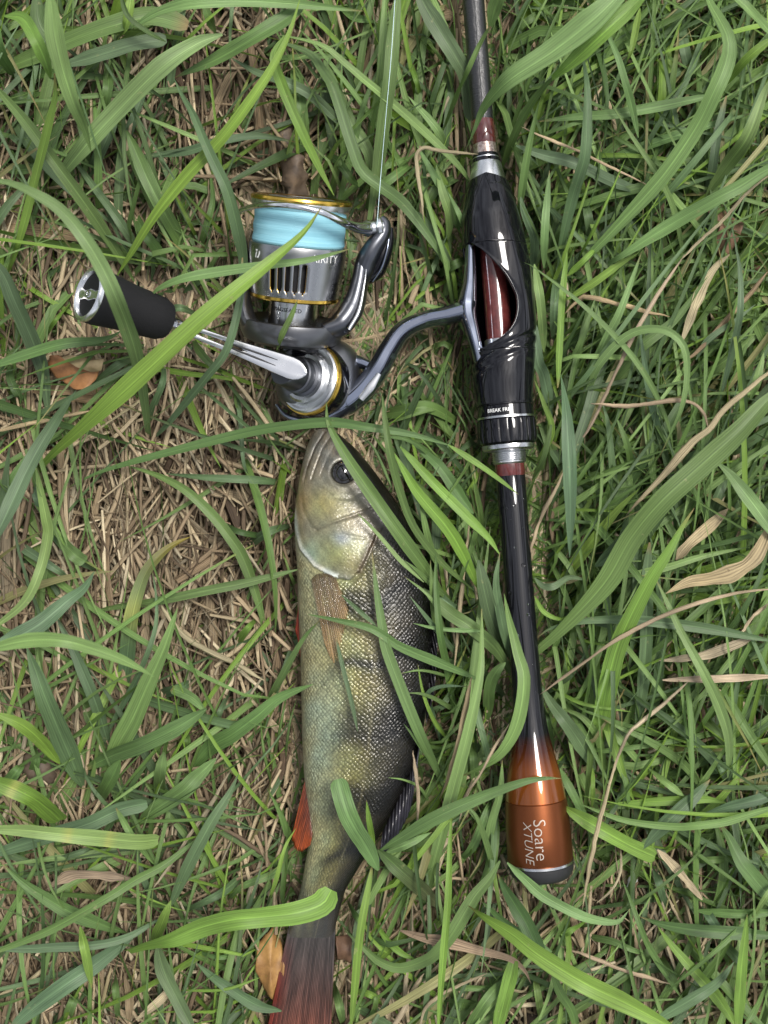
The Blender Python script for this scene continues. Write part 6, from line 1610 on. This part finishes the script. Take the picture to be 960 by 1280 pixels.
def flap():
    q_ = [(75, 446), (88, 444), (101, 446), (114, 451), (131, 449), (127, 463), (112, 464), (96, 459), (75, 446)]
    o = np.vstack([np.linspace(a, b, 4)[:-1] for a, b in zip(q_[:-1], q_[1:])])
    V = P(o[:, 0], o[:, 1], 33); V[:, 2] += 0.0015 * np.sin(o[:, 0] * 0.15)
    c = V.mean(0) + np.array([0, 0, 0.0012])
    n = len(V)
    q = mesh_obj('folded_edge', np.vstack([V, c]), [(j, (j + 1) % n, n) for j in range(n)], M['leaf_cream'], lf, True)
    m = q.modifiers.new('thick', 'SOLIDIFY'); m.thickness = 0.0004
flap()
dead_leaf('dead_leaf', [(340, 1160), (350, 1175), (356, 1205), (352, 1240), (342, 1250), (330, 1238), (320, 1212), (322, 1180)], 22, M['leaf_gold'], 'crumpled golden brown dead leaf tucked beside the fish tail', curl=3.0, ridge=((338, 1165), (340, 1245), 4), seed=3)
dead_leaf('dead_leaf', [(420, 1170), (440, 1172), (448, 1190), (438, 1208), (422, 1200)], 14, M['leaf_rust'], 'rusty dead leaf low in the grass behind the tail stalk', seed=4)
dead_leaf('dead_leaf', [(-25, 215), (20, 205), (48, 215), (50, 245), (35, 280), (5, 300), (-30, 290)], 17, M['leaf_brown'], 'broad flat brown dead leaf under the grass', curl=2, seed=5)
dead_leaf('dead_leaf', [(882, 262), (905, 258), (926, 280), (920, 308), (902, 325), (890, 300), (896, 285)], 30, M['leaf_rust'], 'crumpled brown dead leaf caught in the grass above the tan blade bundle', curl=4, ridge=((890, 262), (912, 318), 4), seed=6)
dead_leaf('dead_leaf', [(930, 1268), (945, 1262), (958, 1272), (955, 1290), (935, 1290)], 22, M['leaf_orange'], 'small rusty dead leaf beside the upright yellow green blade', seed=7)
dead_leaf('dead_leaf', [(480, 140), (505, 135), (515, 160), (500, 185), (482, 170)], 12, M['leaf_brown'], 'brown dead leaf low beneath the fishing line', seed=8)
dead_leaf('dead_leaf', [(785, 1100), (792, 1092), (797, 1100), (791, 1108), (784, 1108)], 22, simple('shell_white', (0.5, 0.5, 0.46), 0.6), 'tiny white flake on the straw below the blunt bright blade', 'flake', curl=1, seed=9)
dead_leaf('dead_leaf', [(905, 325), (930, 322), (950, 335), (935, 355), (910, 350)], 20, M['leaf_rust'], 'ragged rust coloured dead leaf beneath the tan blade bundle', curl=3, seed=10)
dead_leaf('dead_leaf', [(160, 200), (215, 60), (235, 70), (230, 100), (200, 120)], 12, M['leaf_brown'], 'brown dead leaf half hidden in straw behind the very broad blade', curl=1, seed=11)

def chunk(name, path, wa, wb, mat, label, cat, seed, amp):
    o = sweep(name, path, wa, wb, mat, None, n=26, nseg=18, sharp=None)
    r = np.random.default_rng(seed)
    co = np.empty(len(o.data.vertices) * 3); o.data.vertices.foreach_get('co', co)
    v = co.reshape(-1, 3)
    for k in range(6):
        d = r.normal(0, 1, 3); d /= np.linalg.norm(d)
        v += amp * 0.5 * np.sin((v @ d) * r.uniform(250, 900) + r.uniform(0, 6))[:, None] * r.normal(0, 1, 3)[None]
    base = np.array([v[:, 0].mean(), v[:, 1].mean(), v[:, 2].min()])
    o.data.vertices.foreach_set('co', (v - base).ravel()); o.data.update()
    o.location = base
    o['label'] = label; o['category'] = cat
chunk('bark_piece', pp((353, 150, 18), (358, 180, 21), (366, 205, 22), (370, 235, 20), (372, 248, 16)), px([8, 13, 12, 17, 12], 15), px([7, 10, 10, 12, 8], 15), M['bark'], 'rough grey brown piece of bark behind the spool rim', 'bark', 4, 0.0009)
chunk('soil_clod', pp((30, 950, 12), (50, 958, 15), (70, 965, 12)), px([14, 24, 14], 15), px([16, 26, 16], 15), M['bark'], 'round brown soil clod between the grass blades', 'clod', 5, 0.0008)
chunk('soil_clod', pp((640, 1270, 8), (665, 1285, 10), (690, 1300, 8)), px([20, 30, 20], 15), px([16, 24, 16], 15), M['soil'], 'dark crumbly soil clod below the very broad bright blade', 'clod', 6, 0.0008)

# ------------------------------------------------------------------ labels that would repeat also name a second landmark, then a neighbour's look
def unique_labels():
    objs = [o for o in bpy.data.objects if o.parent is None and o.get('group')]
    cen = {}
    for o in objs:
        v = np.array([q.co[:] for q in o.data.vertices]) + np.array(o.location)
        x, y = to_px(v.mean(0)); cen[o.name] = (float(x), float(y), len(v))
    def groups():
        d = {}
        for o in objs: d.setdefault(o['label'], []).append(o)
        return [g for g in d.values() if len(g) > 1]
    for g in groups():
        for o in g:
            x, y, _ = cen[o.name]
            r = sorted((math.hypot(x - c[0], y - c[1]) / q, nm) for c, q, nm in MARKS)
            for _, nm in r:
                if nm not in o['label']:
                    lb = o['label'] + ' and ' + nm.replace('the ', '')
                    if len(lb.split()) <= 15: o['label'] = lb
                    break
    for g in groups():
        if len(g) >= 2:
            for o in g:                                  # which way it lies against the rod
                e = o.dimensions
                o['label'] = o['label'].replace(' grass blade', (' lengthwise' if e[1] > 1.6 * e[0] else ' crosswise' if e[0] > 1.6 * e[1] else ' slanting') + ' grass blade') if len(o['label'].split()) < 15 else o['label']
    for g in groups():
        if len(g) == 2:
            ln = [max(o.dimensions) for o in g]
            i = int(ln[0] < ln[1])
            if abs(ln[0] - ln[1]) > 0.2 * max(ln):
                if len(g[0]['label'].split()) > 15: continue
                g[i]['label'] = 'long ' + g[i]['label']; g[1 - i]['label'] = 'short ' + g[1 - i]['label']
bpy.context.view_layer.update()
unique_labels()
